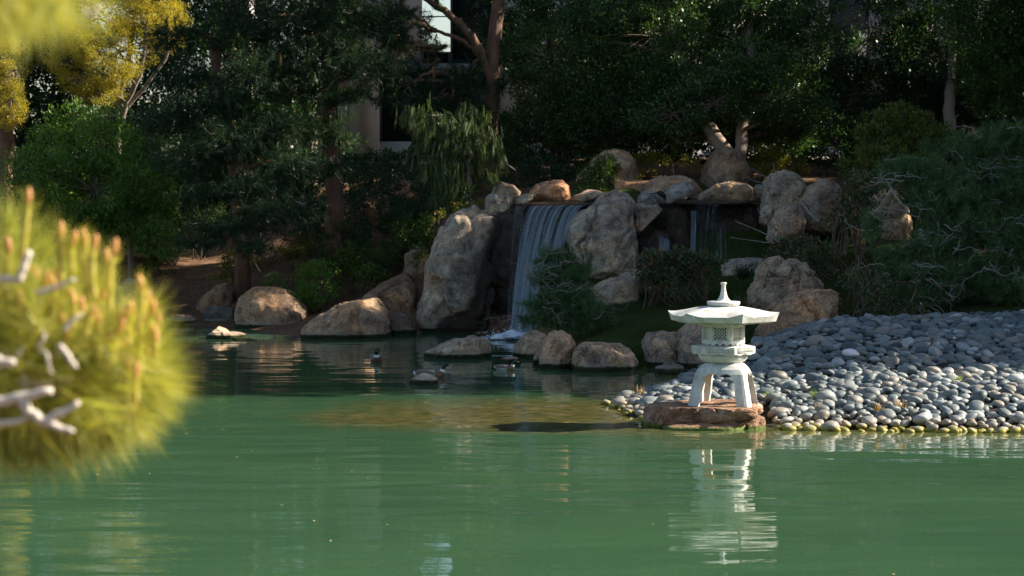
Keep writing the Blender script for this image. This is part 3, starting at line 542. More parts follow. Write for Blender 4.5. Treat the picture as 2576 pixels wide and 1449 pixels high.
def rings_mesh(rows, mat, name, smooth=False, k=72, close=True):
    """rows: functions phi -> (r, z)"""
    V = []; F = []
    for f in rows:
        for j in range(k):
            ph = H0 + j * 360 / k; r, z = f(ph); V.append((r * math.cos(R(ph)), r * math.sin(R(ph)), z))
    n = len(rows)
    for a in range(n - 1):
        for j in range(k): F.append((a * k + j, a * k + (j + 1) % k, (a + 1) * k + (j + 1) % k, (a + 1) * k + j))
    bm = bmesh.new(); vs = [bm.verts.new(v) for v in V]
    for f in F: bm.faces.new([vs[i] for i in f])
    if close: bm.faces.new([vs[j] for j in range(k)][::-1]); bm.faces.new([vs[(n - 1) * k + j] for j in range(k)])
    bmesh.ops.recalc_face_normals(bm, faces=bm.faces)
    me = bpy.data.meshes.new(name); bm.to_mesh(me); bm.free(); me.materials.append(mat)
    if smooth: me.polygons.foreach_set('use_smooth', np.ones(len(me.polygons), bool))
    return me
def zl(y): return CAM_H - (y - 700) * .002889 - LZ     # local height of a full-res row at the lantern
# stand with four legs: loft minus cavity minus two arches
def loft_obj(prof, p, name, k=96, rot=0):
    V = []; F = []
    for (r, z) in prof:
        for j in range(k):
            a = 2 * math.pi * j / k; c, s = math.cos(a), math.sin(a); q = r / ((abs(c) ** p + abs(s) ** p) ** (1 / p)); V.append((q * math.cos(a + rot), q * math.sin(a + rot), z))
    n = len(prof)
    for a in range(n - 1):
        for j in range(k): F.append((a * k + j, a * k + (j + 1) % k, (a + 1) * k + (j + 1) % k, (a + 1) * k + j))
    F.append(tuple(range(k))[::-1]); F.append(tuple((n - 1) * k + j for j in range(k)))
    me = bpy.data.meshes.new(name); me.from_pydata(V, [], F); o = bpy.data.objects.new(name, me); COL.objects.link(o); return o
ROT = R(210)
outer = [(.455, 0), (.445, .04), (.425, .12), (.405, .2), (.385, .28), (.362, .35), (.325, .40), (.275, .44), (.22, .462), (.17, .468)]
inner = [(.36, -.02), (.345, .12), (.31, .25), (.27, .33), (.19, .385), (.10, .40)]
sob = loft_obj(outer, 1.22, 'stand', rot=ROT); cav = loft_obj(inner, 1.3, 'cut_a', rot=ROT)
def arch(rot, name):
    pts = [(-.215, -.05), (-.205, .02), (-.185, .12), (-.175, .22), (-.165, .29), (-.135, .335), (-.09, .355), (-.045, .352), (-.015, .338), (0, .315), (.015, .338), (.045, .352), (.09, .355), (.135, .335), (.165, .29), (.175, .22), (.185, .12), (.205, .02), (.215, -.05)]
    n = len(pts); V = []
    for y in (-.8, .8):
        for (u, z) in pts: V.append((u * math.cos(rot) - y * math.sin(rot), u * math.sin(rot) + y * math.cos(rot), z))
    F = [tuple(range(n)), tuple(range(n, 2 * n))[::-1]] + [(i, i + n, (i + 1) % n + n, (i + 1) % n) for i in range(n)]
    bm = bmesh.new(); vs = [bm.verts.new(v) for v in V]; [bm.faces.new([vs[i] for i in f]) for f in F]; bmesh.ops.recalc_face_normals(bm, faces=bm.faces)
    me = bpy.data.meshes.new(name); bm.to_mesh(me); bm.free(); o = bpy.data.objects.new(name, me); COL.objects.link(o); return o
cuts = [cav, arch(ROT + R(45), 'cut_b'), arch(ROT + R(135), 'cut_c')]
for c in cuts:
    md = sob.modifiers.new('b', 'BOOLEAN'); md.operation = 'DIFFERENCE'; md.object = c; md.solver = 'EXACT'
bpy.context.view_layer.update(); dg = bpy.context.evaluated_depsgraph_get()
me = bpy.data.meshes.new_from_object(sob.evaluated_get(dg)); me.name = 'stand'; me.materials.clear(); me.materials.append(ST)
for c in cuts + [sob]: bpy.data.objects.remove(c)
st = add('leg_frame', me, lan); bv = st.modifiers.new('bevel', 'BEVEL'); bv.width = .008; bv.segments = 2; bv.limit_method = 'ANGLE'; bv.angle_limit = R(40)
# round dish under the platform
add('round_neck', rings_mesh([lambda p: (.19, .462), lambda p: (.235, .478), lambda p: (.262, .51), lambda p: (.268, .54), lambda p: (.26, .552)], ST, 'round_neck', True), lan)
# platform
def sc(p): return .018 * (1 - abs(math.sin(R((p - H0) % 60 * 6)))) if False else .016 * math.cos(R(((p - H0) % 60 - 30) * 6 * 1.0)) ** 2
PR = .352; zb, zt = .552, .642
platme = rings_mesh([lambda p: (hexr(p, .27), zb - .004), lambda p: (hexr(p, PR - .025), zb + sc(p) * .6), lambda p: (hexr(p, PR), zb + sc(p)), lambda p: (hexr(p, PR), zt - .006), lambda p: (hexr(p, PR - .006), zt), lambda p: (hexr(p, .25), zt + .006)], ST, 'platform')
plat = add('platform', platme, lan)
def face_frame(k, Rv):
    """centre, u axis, normal of hexagon face k"""
    a0 = R(H0 + 60 * k); a1 = R(H0 + 60 * (k + 1)); p0 = np.array([math.cos(a0), math.sin(a0), 0]) * Rv; p1 = np.array([math.cos(a1), math.sin(a1), 0]) * Rv
    c = (p0 + p1) / 2; u = unit(p1 - p0); n = unit(c); return c, u, n
def fbox(g, k, Rv, uc, zc, hu, hz, n0, n1, rot=0):
    c, u, n = face_frame(k, Rv); z = np.array([0, 0, 1.]); cr, sr = math.cos(rot), math.sin(rot); ua = u * cr + z * sr; za = -u * sr + z * cr
    V = []
    for a in (-1, 1):
        for b in (-1, 1):
            for d in (n0, n1): V.append(c + u * uc + z * zc + ua * (a * hu) + za * (b * hz) + n * d)
    g.add(np.array(V), [[0, 1, 3, 2], [4, 6, 7, 5], [0, 4, 5, 1], [2, 3, 7, 6], [0, 2, 6, 4], [1, 5, 7, 3]])
g = Geo()
for k in range(6):
    zc = (zb + zt) / 2 + .006
    for sgn in (-1, 1):
        fbox(g, k, PR, 0, zc + sgn * .026, .125, .003, -.01, .005); fbox(g, k, PR, sgn * .122, zc, .003, .0228, -.01, .005)
    for j in range(13): fbox(g, k, PR, -.105 + j * .0175, zc, .0045, .019, -.01, .0045)
add('fluted_panel', g.build('fluted_panel', ST), plat)
# light box with lattice windows
BR = .238; z0, z1 = .642, .892
box_ = add('light_box', rings_mesh([lambda p: (hexr(p, BR), z1 - .035), lambda p: (hexr(p, BR), z1), lambda p: (hexr(p, BR - .055), z1), lambda p: (hexr(p, BR - .055), z1 - .035), lambda p: (hexr(p, BR), z1 - .035)], ST, 'light_box', close=False), lan)
g = Geo()
g2 = rings_mesh([lambda p: (hexr(p, BR), z0 + .012 + .022 * (1 - abs(math.sin(R(((p - H0) % 60) * 9)))) ** .8), lambda p: (hexr(p, BR), z0 + .062), lambda p: (hexr(p, BR - .055), z0 + .062), lambda p: (hexr(p, BR - .055), z0 + .03), lambda p: (hexr(p, BR), z0 + .012 + .022 * (1 - abs(math.sin(R(((p - H0) % 60) * 9)))) ** .8)], ST, 'base_rail', close=False, k=144)
add('base_rail', g2, box_)
add('box_floor', rings_mesh([lambda p: (hexr(p, BR - .03), z0 + .001), lambda p: (hexr(p, BR - .03), z0 + .012)], ST, 'box_floor'), box_)
for k in range(6):
    a = R(H0 + 60 * k); px, py = math.cos(a) * (BR - .024), math.sin(a) * (BR - .024); gg = Geo()
    for off in (0, 1):
        kk = (k - off) % 6; hu = .021; uc = (-BR / 2 + hu) if off == 0 else (BR / 2 - hu)
        fbox(gg, kk, BR * math.cos(0), uc, (z0 + z1) / 2 + .01, hu - .0005 * off, (z1 - z0) / 2 - .043, -.045, -.0015 - .0003 * off)
    add('corner_post', gg.build('corner_post', ST), box_)
    gw = Geo(); zc = (z0 + .062 + z1 - .035) / 2; hh = (z1 - .035 - z0 - .062) / 2; hw = BR / 2 - .042
    for s_ in (-1, 1):
        fbox(gw, k, BR, 0, zc + s_ * (hh - .006), hw, .0062, -.04, -.006); fbox(gw, k, BR, s_ * (hw - .005), zc, .0062, hh - .0125, -.04, -.0065)
    gbk = Geo(); fbox(gbk, k, BR, 0, zc, hw - .008, hh - .01, -.0405, -.0362); bk = gbk.build('shade_panel', M['shade_panel'])  # added dark sheet: shade of the hollow interior painted behind the lattice
    wi, hi_ = hw - .01, hh - .012
    for sgn in (-1, 1):           # diagonal bars clipped to the opening
        for q in np.arange(-.198, .2, .036):
            pts = []
            for (ua, zza) in ((-wi, None), (wi, None), (None, -hi_), (None, hi_)):
                if ua is not None: zz = sgn * ua + q; pts.append((ua, zz)) if abs(zz) <= hi_ else None
                else:
                    uu = (zza - q) * sgn; pts.append((uu, zza)) if abs(uu) < wi else None
            if len(pts) >= 2:
                (u0, v0), (u1, v1) = pts[0], pts[1]; ln = math.hypot(u1 - u0, v1 - v0) / 2
                if ln > .006: fbox(gw, k, BR, (u0 + u1) / 2, zc + (v0 + v1) / 2, ln, .0042, -.034 + .001 * sgn, -.016 + .001 * sgn, math.atan2(v1 - v0, u1 - u0))
    lw = add('lattice_window', gw.build('lattice_window', ST), box_); lw2 = add('shade_panel', bk, box_)
# roof
RR = .612; zr = zl(1145); ze = .895
def rt(t, p):
    k = corner(p); r = .14 + (hexr(p, RR) - .14) * t; z = zr - .098 * t ** 1.55 + .042 * (max(0, (k - .5) / .5) ** 1.25) * t ** 5 + .004 * k ** 4 * (1 - t); return (r, z)
rows = [lambda p: (hexr(p, .20), ze - .001), lambda p: (hexr(p, .50), ze - .001), lambda p: (hexr(p, .50), ze + .012), lambda p: (hexr(p, .535), ze + .012), lambda p: (hexr(p, .575), ze + .02)]
rows += [(lambda p, t=t: rt(t, p)) for t in (1, .985, .95, .9, .82, .72, .6, .45, .3, .15, 0)]
roof = add('roof', rings_mesh(rows, ST, 'roof', k=180), lan)
g = Geo()
for k in range(6):
    for j in range(19): fbox(g, k, .53, -.235 + j * .0261, ze + .005, .0065, .0055, -.03, -.008)
add('dentil_band', g.build('dentil_band', ST), roof)
fin = [(.12, zr - .004), (.165, zr + .004), (.178, zr + .022), (.181, zr + .045), (.176, zr + .05), (.165, zr + .0495), (.10, zr + .052), (.075, zr + .062), (.052, zr + .085), (.038, zr + .12), (.029, zr + .16), (.024, zr + .2), (.023, zr + .222), (.028, zr + .236), (.034, zr + .243), (.034, zr + .252), (.028, zr + .257), (.004, zr + .257)]
add('finial', rings_mesh([(lambda p, a=a: a) for a in fin], ST, 'finial', True, k=48), lan)

# ------------------------------------------------------------------ cobbles
def cob_ramp(N, L, fac, sx, nz):
    c = ramp(N, L, fac, [(0, (.035, .05, .056)), (.12, (.085, .115, .125)), (.3, (.19, .22, .22)), (.44, (.06, .085, .09)), (.6, (.25, .27, .26)), (.72, (.12, .135, .128)), (.84, (.27, .24, .20)), (.92, (.20, .235, .245)), (1, (.46, .47, .46))])
    c.color_ramp.interpolation = 'LINEAR'; return c.outputs[0]
def cobmat(name, island):
    m, N, L, out = newmat(name); g = N('ShaderNodeNewGeometry'); P = g.outputs['Position']; sx = N('ShaderNodeSeparateXYZ'); L(P, sx.inputs[0])
    if island: f = g.outputs['Random Per Island']
    else: f = N('ShaderNodeObjectInfo').outputs['Random']
    n = noise_node(N, L, 5, 4, .6, P); n2 = noise_node(N, L, 60, 3, .7, P)
    c = cob_ramp(N, L, f, sx, n)
    c = mix(N, L, 'MULTIPLY', .45, c, ramp(N, L, n.outputs[0], [(.35, (.75, .75, .75)), (.65, (1.25, 1.22, 1.18))]).outputs[0])
    c = mix(N, L, 'MULTIPLY', .35, c, ramp(N, L, n2.outputs[0], [(.3, (.6, .6, .6)), (.7, (1.3, 1.3, 1.3))]).outputs[0])
    zz = math_(N, L, 'ADD', sx.outputs[2], math_(N, L, 'MULTIPLY', n.outputs[0], -.07))
    c = mix(N, L, 'MIX', ramp(N, L, maprange(N, L, zz, -.06, .16), [(.42, (.5, .5, .5)), (.75, (0, 0, 0))]).outputs[0], c, (.42, .33, .23))
    c = mix(N, L, 'MIX', ramp(N, L, maprange(N, L, zz, -.06, .12), [(.32, (.9, .9, .9)), (.46, (0, 0, 0))]).outputs[0], c, (.24, .215, .017))
    p = N('ShaderNodeBsdfPrincipled'); L(c, p.inputs['Base Color']); p.inputs['Roughness'].default_value = .55; p.inputs['Specular IOR Level'].default_value = .35
    L(bump(N, L, n2.outputs[0], .2, .006), p.inputs['Normal']); L(p.outputs[0], out.inputs[0]); return m
CM, CMI = cobmat('river_cobble', False), cobmat('river_cobble_mass', True)
rs = np.random.default_rng(77)
def shape_cob(V, s):
    a = np.array([1, rs.uniform(.66, .88), rs.uniform(.46, .62)]); Q = V * a
    e = V * [1, 1, 1]; Q = Q * (1 + .10 * vnoise(V * 1.1 + s * 7, s)[:, None] + .04 * vnoise(V * 2.3 + s, s + 1)[:, None]); Q[:, 0] *= 1 + .12 * V[:, 1] * rs.uniform(-1, 1); return Q
cobs = [mk_mesh('cobble', shape_cob(ICO[3][0], k), [ICO[3][1]], CM, True) for k in range(12)]
pebv = [shape_cob(ICO[2][0], 40 + k) for k in range(10)]
front = np.array([W(ox, oy, WL(oy))[:2] for ox, oy in [(1538, 1018), (1570, 1042), (1640, 1062), (1760, 1078), (1924, 1080), (2050, 1083), (2200, 1086), (2400, 1088), (2576, 1089), (3000, 1092), (3300, 1098)]])
back = np.array([W(ox, oy, d)[:2] for ox, oy, d in [(1538, 1018, 28.6), (1580, 1002, 29.6), (1650, 985, 30.2), (1730, 950, 31.5), (1820, 915, 32.2), (1960, 862, 32.8), (2150, 806, 33.2), (2576, 798, 33.8), (3200, 800, 34.5)]])
cand = []
xx = front[0, 0] - .05
while xx < 9.5:
    yf = np.interp(xx, front[:, 0], front[:, 1]); yb = np.interp(xx, back[:, 0], back[:, 1]); yy = yf
    while yy < yb:
        cand.append((xx + rs.uniform(-.045, .045), yy + rs.uniform(-.03, .03))); yy += .072
    xx += .092
cand = np.array(cand); keep = []
cand = cand[rs.permutation(len(cand))]; used = np.zeros((0, 2))
rad = []
for p in cand:
    if len(used) and np.min(np.hypot((used[:, 0] - p[0]) / 1.22, used[:, 1] - p[1])) < .072 * np.interp(p[1], [26, 32], [1, 1.12]): continue
    used = np.vstack([used, p])
P = used; z = gh(P[:, 0], P[:, 1]); s = np.clip(rs.lognormal(math.log(.068), .26, len(P)), .042, .125)
s *= np.interp(P[:, 1], [26, 32], [1, 1.12]); s *= np.where(np.interp(P[:, 0], front[:, 0], front[:, 1]) + .5 > P[:, 1], .92, 1.0)
# keep the lantern slab clear
clear = ~((np.abs(P[:, 0] - LX + .02) < .55) & (P[:, 1] < 26.5)); P, z, s = P[clear], z[clear], s[clear]
inview = (np.abs(P[:, 0] / P[:, 1]) < CX / FO + .004)
scr = s / P[:, 1] * inview; order = np.argsort(-scr - 1e-4 * (40 - P[:, 1]) * inview)
g = Geo(); nmossy = 0
for n_, i in enumerate(order):
    yaw = rs.uniform(-.9, .9) + (math.pi if rs.random() < .5 else 0); tx, ty = rs.normal() * .3 + .2, rs.normal() * .3
    zc = z[i] + s[i] * .25 + rs.uniform(-.012, .034)
    nearw = P[i, 1] < np.interp(P[i, 0], front[:, 0], front[:, 1]) + .13
    if nearw: zc = rs.uniform(0.0, .03)
    if n_ < 299:
        o = bpy.data.objects.new('cobble', cobs[int(rs.integers(12))]); COL.objects.link(o); o.location = (P[i, 0], P[i, 1], zc); o.rotation_euler = (tx, ty, yaw); o.scale = (s[i],) * 3
        o['category'] = 'cobble'; o['group'] = 'river cobbles paving the sloping bank'
        o['label'] = 'wet cobble at the waterline with yellow-green moss on its foot' if nearw else 'smooth dry river cobble, one of the larger near ones on the sloping bank'
    else:
        Mx = np.array(Matrix.Rotation(yaw, 3, 'Z') @ Matrix.Rotation(ty, 3, 'Y') @ Matrix.Rotation(tx, 3, 'X'))
        g.add(pebv[int(rs.integers(10))] * s[i] @ Mx.T + [P[i, 0], P[i, 1], zc], ICO[2][1])
tag(add('cobbles', g.build('cobbles', CMI, True)), 'mass of smaller and farther smooth grey cobbles covering the rest of the bank', 'cobbles', kind='stuff')
print('cobbles', len(P), 'in view', inview.sum())
wm = flatmat('white_cobble', (.62, .62, .66), .5)
wp = W(2140, 915, 29.2); me = mk_mesh('cobble', shape_cob(ICO[3][0], 91), [ICO[3][1]], wm, True)
o = add('cobble', me, loc=(wp[0], wp[1], ghs(wp[0], wp[1]) + .10)); o.scale = (.105,) * 3; o.rotation_euler = (.1, .1, .2)
tag(o, 'single white cobble standing out among the shaded blue-grey ones', 'cobble', 'river cobbles paving the sloping bank')

# ------------------------------------------------------------------ foliage tools
def leaves(g, C, D0, n, rad, L_, w_, rng, up=.25, flat=.35):
    """n leaves round every cluster centre"""
    m = len(C) * n; c = np.repeat(C, n, 0); off = rdir(rng, m) * (rng.random(m) ** .5)[:, None] * rad; off[:, 2] *= .75
    d = unit(off / rad * .8 + np.repeat(D0, n, 0) * .5 + rng.normal(size=(m, 3)) * .55 + [0, 0, up]); s = rng.normal(size=(m, 3)); s[:, 2] *= flat; s = unit(s - d * np.sum(s * d, 1)[:, None])
    L = (L_ * rng.uniform(.6, 1.25, m))[:, None]; w = (w_ * rng.uniform(.7, 1.2, m))[:, None]; b = c + off
    V = np.stack([b, b + d * L * .45 + s * w / 2, b + d * L, b + d * L * .45 - s * w / 2], 1).reshape(-1, 3)
    g.add(V, np.arange(m * 4).reshape(-1, 4))
def needles(g, C, Dr, n, L_, w_, rng, spread=.75, droop=0.0, back=.25):
    m = len(C) * n; d0 = np.repeat(Dr, n, 0); d = unit(d0 + rng.normal(size=(m, 3)) * spread + [0, 0, -droop]); b = np.repeat(C, n, 0) - d0 * (rng.random(m) * back)[:, None] * 1.0
    s = unit(np.cross(d, rng.normal(size=(m, 3)))); L = (L_ * rng.uniform(.6, 1.15, m))[:, None]; t = b + d * L; t[:, 2] -= (droop * L_ * .35)
    V = np.stack([b - s * w_ / 2, b + s * w_ / 2, t], 1).reshape(-1, 3); g.add(V, np.arange(m * 3).reshape(-1, 3))
FLECK = []
for ox_, oy_, D_, r_ in [(560, 838, 40.8, .6), (870, 775, 41.4, .22), (930, 758, 41.4, .25), (460, 803, 45.3, .25), (1418, 482, 43.2, .2), (1150, 530, 42.4, .3), (1225, 545, 42.2, .13), (1550, 380, 45.6, .3),
        (1560, 457, 44.7, .3), (1610, 457, 44.7, .2), (1560, 485, 43.3, .2), (1500, 485, 43.3, .2), (1690, 410, 46.2, .5), (1620, 440, 46.2, .35), (1800, 340, 46.5, .3), (1868, 380, 46.3, .32), (1240, 80, 47.6, .5), (1205, 110, 47.4, .35), (1240, 190, 47.5, .35), (1110, 20, 47.2, .4),
        (850, 575, 46.4, .3), (925, 515, 49.8, .4), (520, 700, 48.8, .35), (560, 680, 49.6, .45), (480, 715, 48.2, .22), (2262, 540, 41.3, .15), (2240, 570, 41.3, .12), (655, 640, 46.5, .45), (720, 640, 46.8, .3), (1262, 440, 45.2, .4), (1120, 395, 45.2, .3), (1050, 300, 45.6, .3),
        (1850, 462, 43.2, .2), (2520, 460, 43.5, .3), (2440, 590, 41, .2), (1400, 838, 33.8, .12), (1540, 865, 33.4, .16), (2180, 40, 49.8, .5), (2140, 100, 50, .35), (1935, 415, 46.5, .3), (1160, 520, 43.8, .3), (750, 400, 45, .2), (470, 400, 44, .25), (1090, 550, 44.8, .25), (1000, 600, 45.2, .2), (1030, 700, 43.3, .15), (700, 640, 46.5, .3), (600, 650, 46.6, .3), (900, 640, 45.3, .25), (960, 610, 45.4, .25), (1075, 590, 44.8, .2), (830, 680, 44.6, .15), (450, 640, 49.6, .2)]:
    FLECK.append((*W(ox_, oy_, D_), r_))
_fr = np.random.default_rng(4242)
for _k in range(60): FLECK.append((*W(_fr.uniform(1250, 2576), _fr.uniform(0, 450), _fr.uniform(46.8, 49.5)), _fr.uniform(.1, .24)))
for _k in range(40): FLECK.append((*W(_fr.uniform(400, 1250), _fr.uniform(0, 620), _fr.uniform(44, 46.5)), _fr.uniform(.1, .2)))
FLECK = np.array(FLECK)
def sungap(p, grow=1.0):
    k = np.ones(len(p), bool); S_ = np.array(SD[:])
    for f in FLECK:
        v = p - f[:3]; t = v @ S_; d = np.linalg.norm(v - t[:, None] * S_, axis=1); k &= ~((t > .55) & (d < f[3] * grow + .1 * grow))
    return k
def padpts(pad, dens, rng, gate=.0, gs=1.1, seed=0, shell=.45):
    """pad = (ox, oy, D, half width, half height in picture units, half depth in m)"""
    ox, oy, D, w, h, dp = pad[:6]; c = W(ox, oy, D); r = np.array([w * D / FO, dp, h * D / FO])
    vol = r[0] * r[2] * math.pi; n = max(6, int(vol * dens)); dr = rdir(rng, int(n * 1.6)); rad = shell + (1 - shell) * rng.random(len(dr)) ** .6
    rad *= 1 + .22 * vnoise(dr * 2.2 + ox * .01, seed + 31)
    p = c + dr * r * rad[:, None]
    k = (vnoise(p * gs, seed) + .5 * vnoise(p * gs * 2.3, seed + 1)) > gate - .35
    p, dr = p[k][:n], dr[k][:n]; k = sungap(p, .55); p, dr = p[k], dr[k]
    return p, unit(dr / r * r.mean()), c, r
def limb_to(g, p0, c, rng, r0=.05, r1=.015, bow=.25, k=6):
    b = np.array([rng.normal() * bow * .4, rng.normal() * bow * .3, bow * rng.uniform(.1, .7)]); g.tube(curve(p0, c, b, 9, .015 * np.linalg.norm(np.array(c) - p0), rng), np.linspace(r0, r1, 9), k)
def trunk_pts(pts, rng, n=14, wob=.02):
    P = np.array([W(*p) if len(p) == 3 else p for p in pts]); d = np.concatenate([[0], np.cumsum(np.linalg.norm(np.diff(P, axis=0), axis=1))]); t = np.linspace(0, d[-1], n)
    Q = np.stack([np.interp(t, d, P[:, i]) for i in range(3)], 1)
    for _ in range(2): Q[1:-1] = (Q[:-2] + 2 * Q[1:-1] + Q[2:]) / 4
    Q[1:-1] += rng.normal(size=(n - 2, 3)) * wob; return Q

DM_L = 2.1
def broadleaf(label, cat, pads, mat, seed, trunks=(), L_=.075, w_=.036, n=34, dens=30, crad=.2, gate=-.1, group=None, name='broadleaf_tree', bark='bark_grey', tr=.12, stems=0, up=.2, extra=None, gs=1.1, shell=.45):
    rng = np.random.default_rng(seed); c0 = W(*pads[0][:3]); bx, by = c0[0], c0[1]
    if trunks: b = W(*trunks[0][0]); bx, by = b[0], b[1]
    base = np.array([bx, by, ghs(bx, by)]); o = thing(name, label, cat, base, group)
    gl, gb, gm = Geo(), Geo(), Geo(); tp = []
    for t in trunks:
        r0 = t[-1] if isinstance(t[-1], (int, float)) else tr; tt = t[:-1] if isinstance(t[-1], (int, float)) else t
        Q = trunk_pts(tt, rng, 14, .02); 
        if Q[0][2] < base[2] + .8: Q[0][2] = ghs(Q[0][0], Q[0][1]) - .1
        gb.tube(Q, np.linspace(r0 * 1.25, r0 * .55, 14), 10); tp.append(Q)
    for pi, pad in enumerate(pads):
        high = pad[1] + pad[4] < -60 or len(pad) > 6
        kL = 2.1 if high else 1.0
        p, dr, c, r = padpts(pad, DM_L * dens * (.28 if high else 1), rng, gate, gs, seed, shell)
        if len(p) == 0: continue
        leaves(gl, p, dr, int(n * 1.15), crad * (1.7 if high else 1), L_ * kL, w_ * kL, rng, up)
        if tp:
            A = np.concatenate(tp); j = np.argmin(np.linalg.norm(A - c, axis=1) + np.where(A[:, 2] > c[2], .8, 0)); limb_to(gm, A[j], c, rng, tr * .35, .02, .3)
            for q in p[rng.integers(0, len(p), min(14, len(p)))]: gm.tube(curve(c, q, rng.normal(size=3) * .1, 6), np.linspace(.014, .004, 6), 4)
        elif stems:
            gz = ghs(c[0], c[1])
            for q in p[rng.integers(0, len(p), stems)]: gb.tube(curve([c[0] + rng.normal() * r[0] * .3, c[1] + rng.normal() * .1, gz - .05], q, rng.normal(size=3) * .06, 7), np.linspace(.014, .004, 7), 4)
    me = gl.build('foliage', M[mat]); me.transform(Matrix.Translation(-Vector(base))); add('foliage', me, o)
    if not gb.empty(): me = gb.build('trunk', M[bark], True); me.transform(Matrix.Translation(-Vector(base))); add('trunk' if trunks else 'stems', me, o)
    if not gm.empty(): me = gm.build('limbs', M['twig_dark'], True); me.transform(Matrix.Translation(-Vector(base))); add('limbs', me, o)
    if extra:
        for (nm, m2, fr, nn, L2, w2) in extra:
            ge = Geo()
            for pad in pads:
                p, dr, c, r = padpts(pad, dens * fr, rng, gate, gs, seed + 3, .8); up_ = dr[:, 2] > -.1; p = p[up_]; dr = dr[up_]
                if len(p): leaves(ge, p + dr * .05, dr, nn, crad * .5, L2, w2, rng, .6)
            me = ge.build(nm, M[m2]); me.transform(Matrix.Translation(-Vector(base))); add(nm, me, o)
    return o
def pine(label, pads, mat, seed, trunks, group=None, nl=.15, nw=.0065, n=26, dens=30, droop=.1, spread=.7, candles=.3, twigs=.25, gate=-.15, tr=.14, bark='bark', twigmat='twig', deadfr=0, name='pine_tree', cl=.035, twr=.007, upright=0, cat='pine tree', gs=1.3, wavy=0):
    rng = np.random.default_rng(seed); b = W(*trunks[0][0]); base = np.array([b[0], b[1], ghs(b[0], b[1])]); o = thing(name, label, cat, base, group)
    gn, gb, gt, gc, gd = Geo(), Geo(), Geo(), Geo(), Geo(); tp = []
    for t in trunks:
        r0 = t[-1] if isinstance(t[-1], (int, float)) else tr; tt = t[:-1] if isinstance(t[-1], (int, float)) else t
        Q = trunk_pts(tt, rng, 16, .02)
        if Q[0][2] < base[2] + 1.0: Q[0][2] = ghs(Q[0][0], Q[0][1]) - .1
        gb.tube(Q, np.linspace(r0 * 1.2, r0 * .6, 16), 12); tp.append(Q)
    A = np.concatenate(tp)
    for pad in pads:
        high = pad[1] + pad[4] < -60
        p, dr, c, r = padpts(pad, 2.4 * dens * (.3 if high else 1), rng, gate, gs, seed, .35)
        if len(p) == 0: continue
        d = unit(dr * .8 + [0, 0, .35 - droop] + rng.normal(size=p.shape) * .3)
        needles(gn, p, d, int(n * 1.3), nl * (1.5 if high else 1), nw * 1.55 * (3.0 if high else 1), rng, spread, droop)
        j = np.argmin(np.linalg.norm(A - c, axis=1) + np.where(A[:, 2] > c[2] + .3, .8, 0)); limb_to(gb, A[j], c, rng, min(.06, tr * .4), .02, .25)
        if high: continue
        nt = int(len(p) * twigs * .45)
        for q in p[rng.integers(0, len(p), nt)]:
            q0 = q + (c - q) * rng.uniform(.12, .5) + rng.normal(size=3) * .05; bow = rng.normal(size=3) * .06; bow[2] -= droop * .12; gt.tube(curve(q0, q, bow, 7, .012, rng), np.linspace(twr, twr * .45, 7), 4)
        nc = int(len(p) * candles * .4)
        if nc:
            ii = rng.integers(0, len(p), nc)
            for q, dd in zip(p[ii], d[ii]):
                ax = unit(dd * (1 - upright) + np.array([0, 0, 1.]) * (.5 + upright * 2)); l = cl * rng.uniform(.6, 1.3); gc.tube(np.stack([q + ax * .04, q + ax * (.04 + l * .5), q + ax * (.04 + l)]), [.006, .008, .003], 4)
        nd = int(len(p) * deadfr * .5)
        if nd:
            q = p[rng.integers(0, len(p), nd)]; needles(gd, q, np.tile([0, 0, -1.], (nd, 1)), 24, nl * 1.2, nw, rng, .22)
    for _ in range(wavy):
        pad = pads[rng.integers(0, len(pads))]; c = W(*pad[:3]); rr_ = np.array([pad[3] * pad[2] / FO, pad[5], pad[4] * pad[2] / FO])
        q = c + rng.uniform(-1, 1, 3) * rr_ * [.9, .3, .8] - [0, rr_[1] * rng.uniform(.3, .95), 0]; hd = rng.choice([-1, 1]); K = 13; st_ = rng.uniform(.03, .06); P_ = [q]; d_ = np.array([hd, -.2, .15])
        for _j in range(K): d_ = unit(d_ + rng.normal(size=3) * [.5, .5, .6] + [hd * .35, 0, 0]); P_.append(P_[-1] + d_ * st_)
        P_ = np.array(P_); gt.tube(P_, np.linspace(.0075, .0015, K + 1), 5)
        for _b in range(3):
            j = rng.integers(3, K); d_ = unit(np.array([hd, -.1, rng.normal() * .9])); B_ = [P_[j]]
            for _j in range(6): d_ = unit(d_ + rng.normal(size=3) * .5); B_.append(B_[-1] + d_ * st_ * .8)
            gt.tube(np.array(B_), np.linspace(.004, .0015, 7), 4)
    for nm, gg, mm, sm in (('needles', gn, mat, False), ('trunk', gb, bark, True), ('twigs', gt, twigmat, True), ('candles', gc, 'candle' if not upright else 'olive', False), ('dead_needles', gd, 'dead', False)):
        if gg.empty(): continue
        me = gg.build(nm, M[mm], sm); me.transform(Matrix.Translation(-Vector(base))); q = add(nm, me, o)
    return o

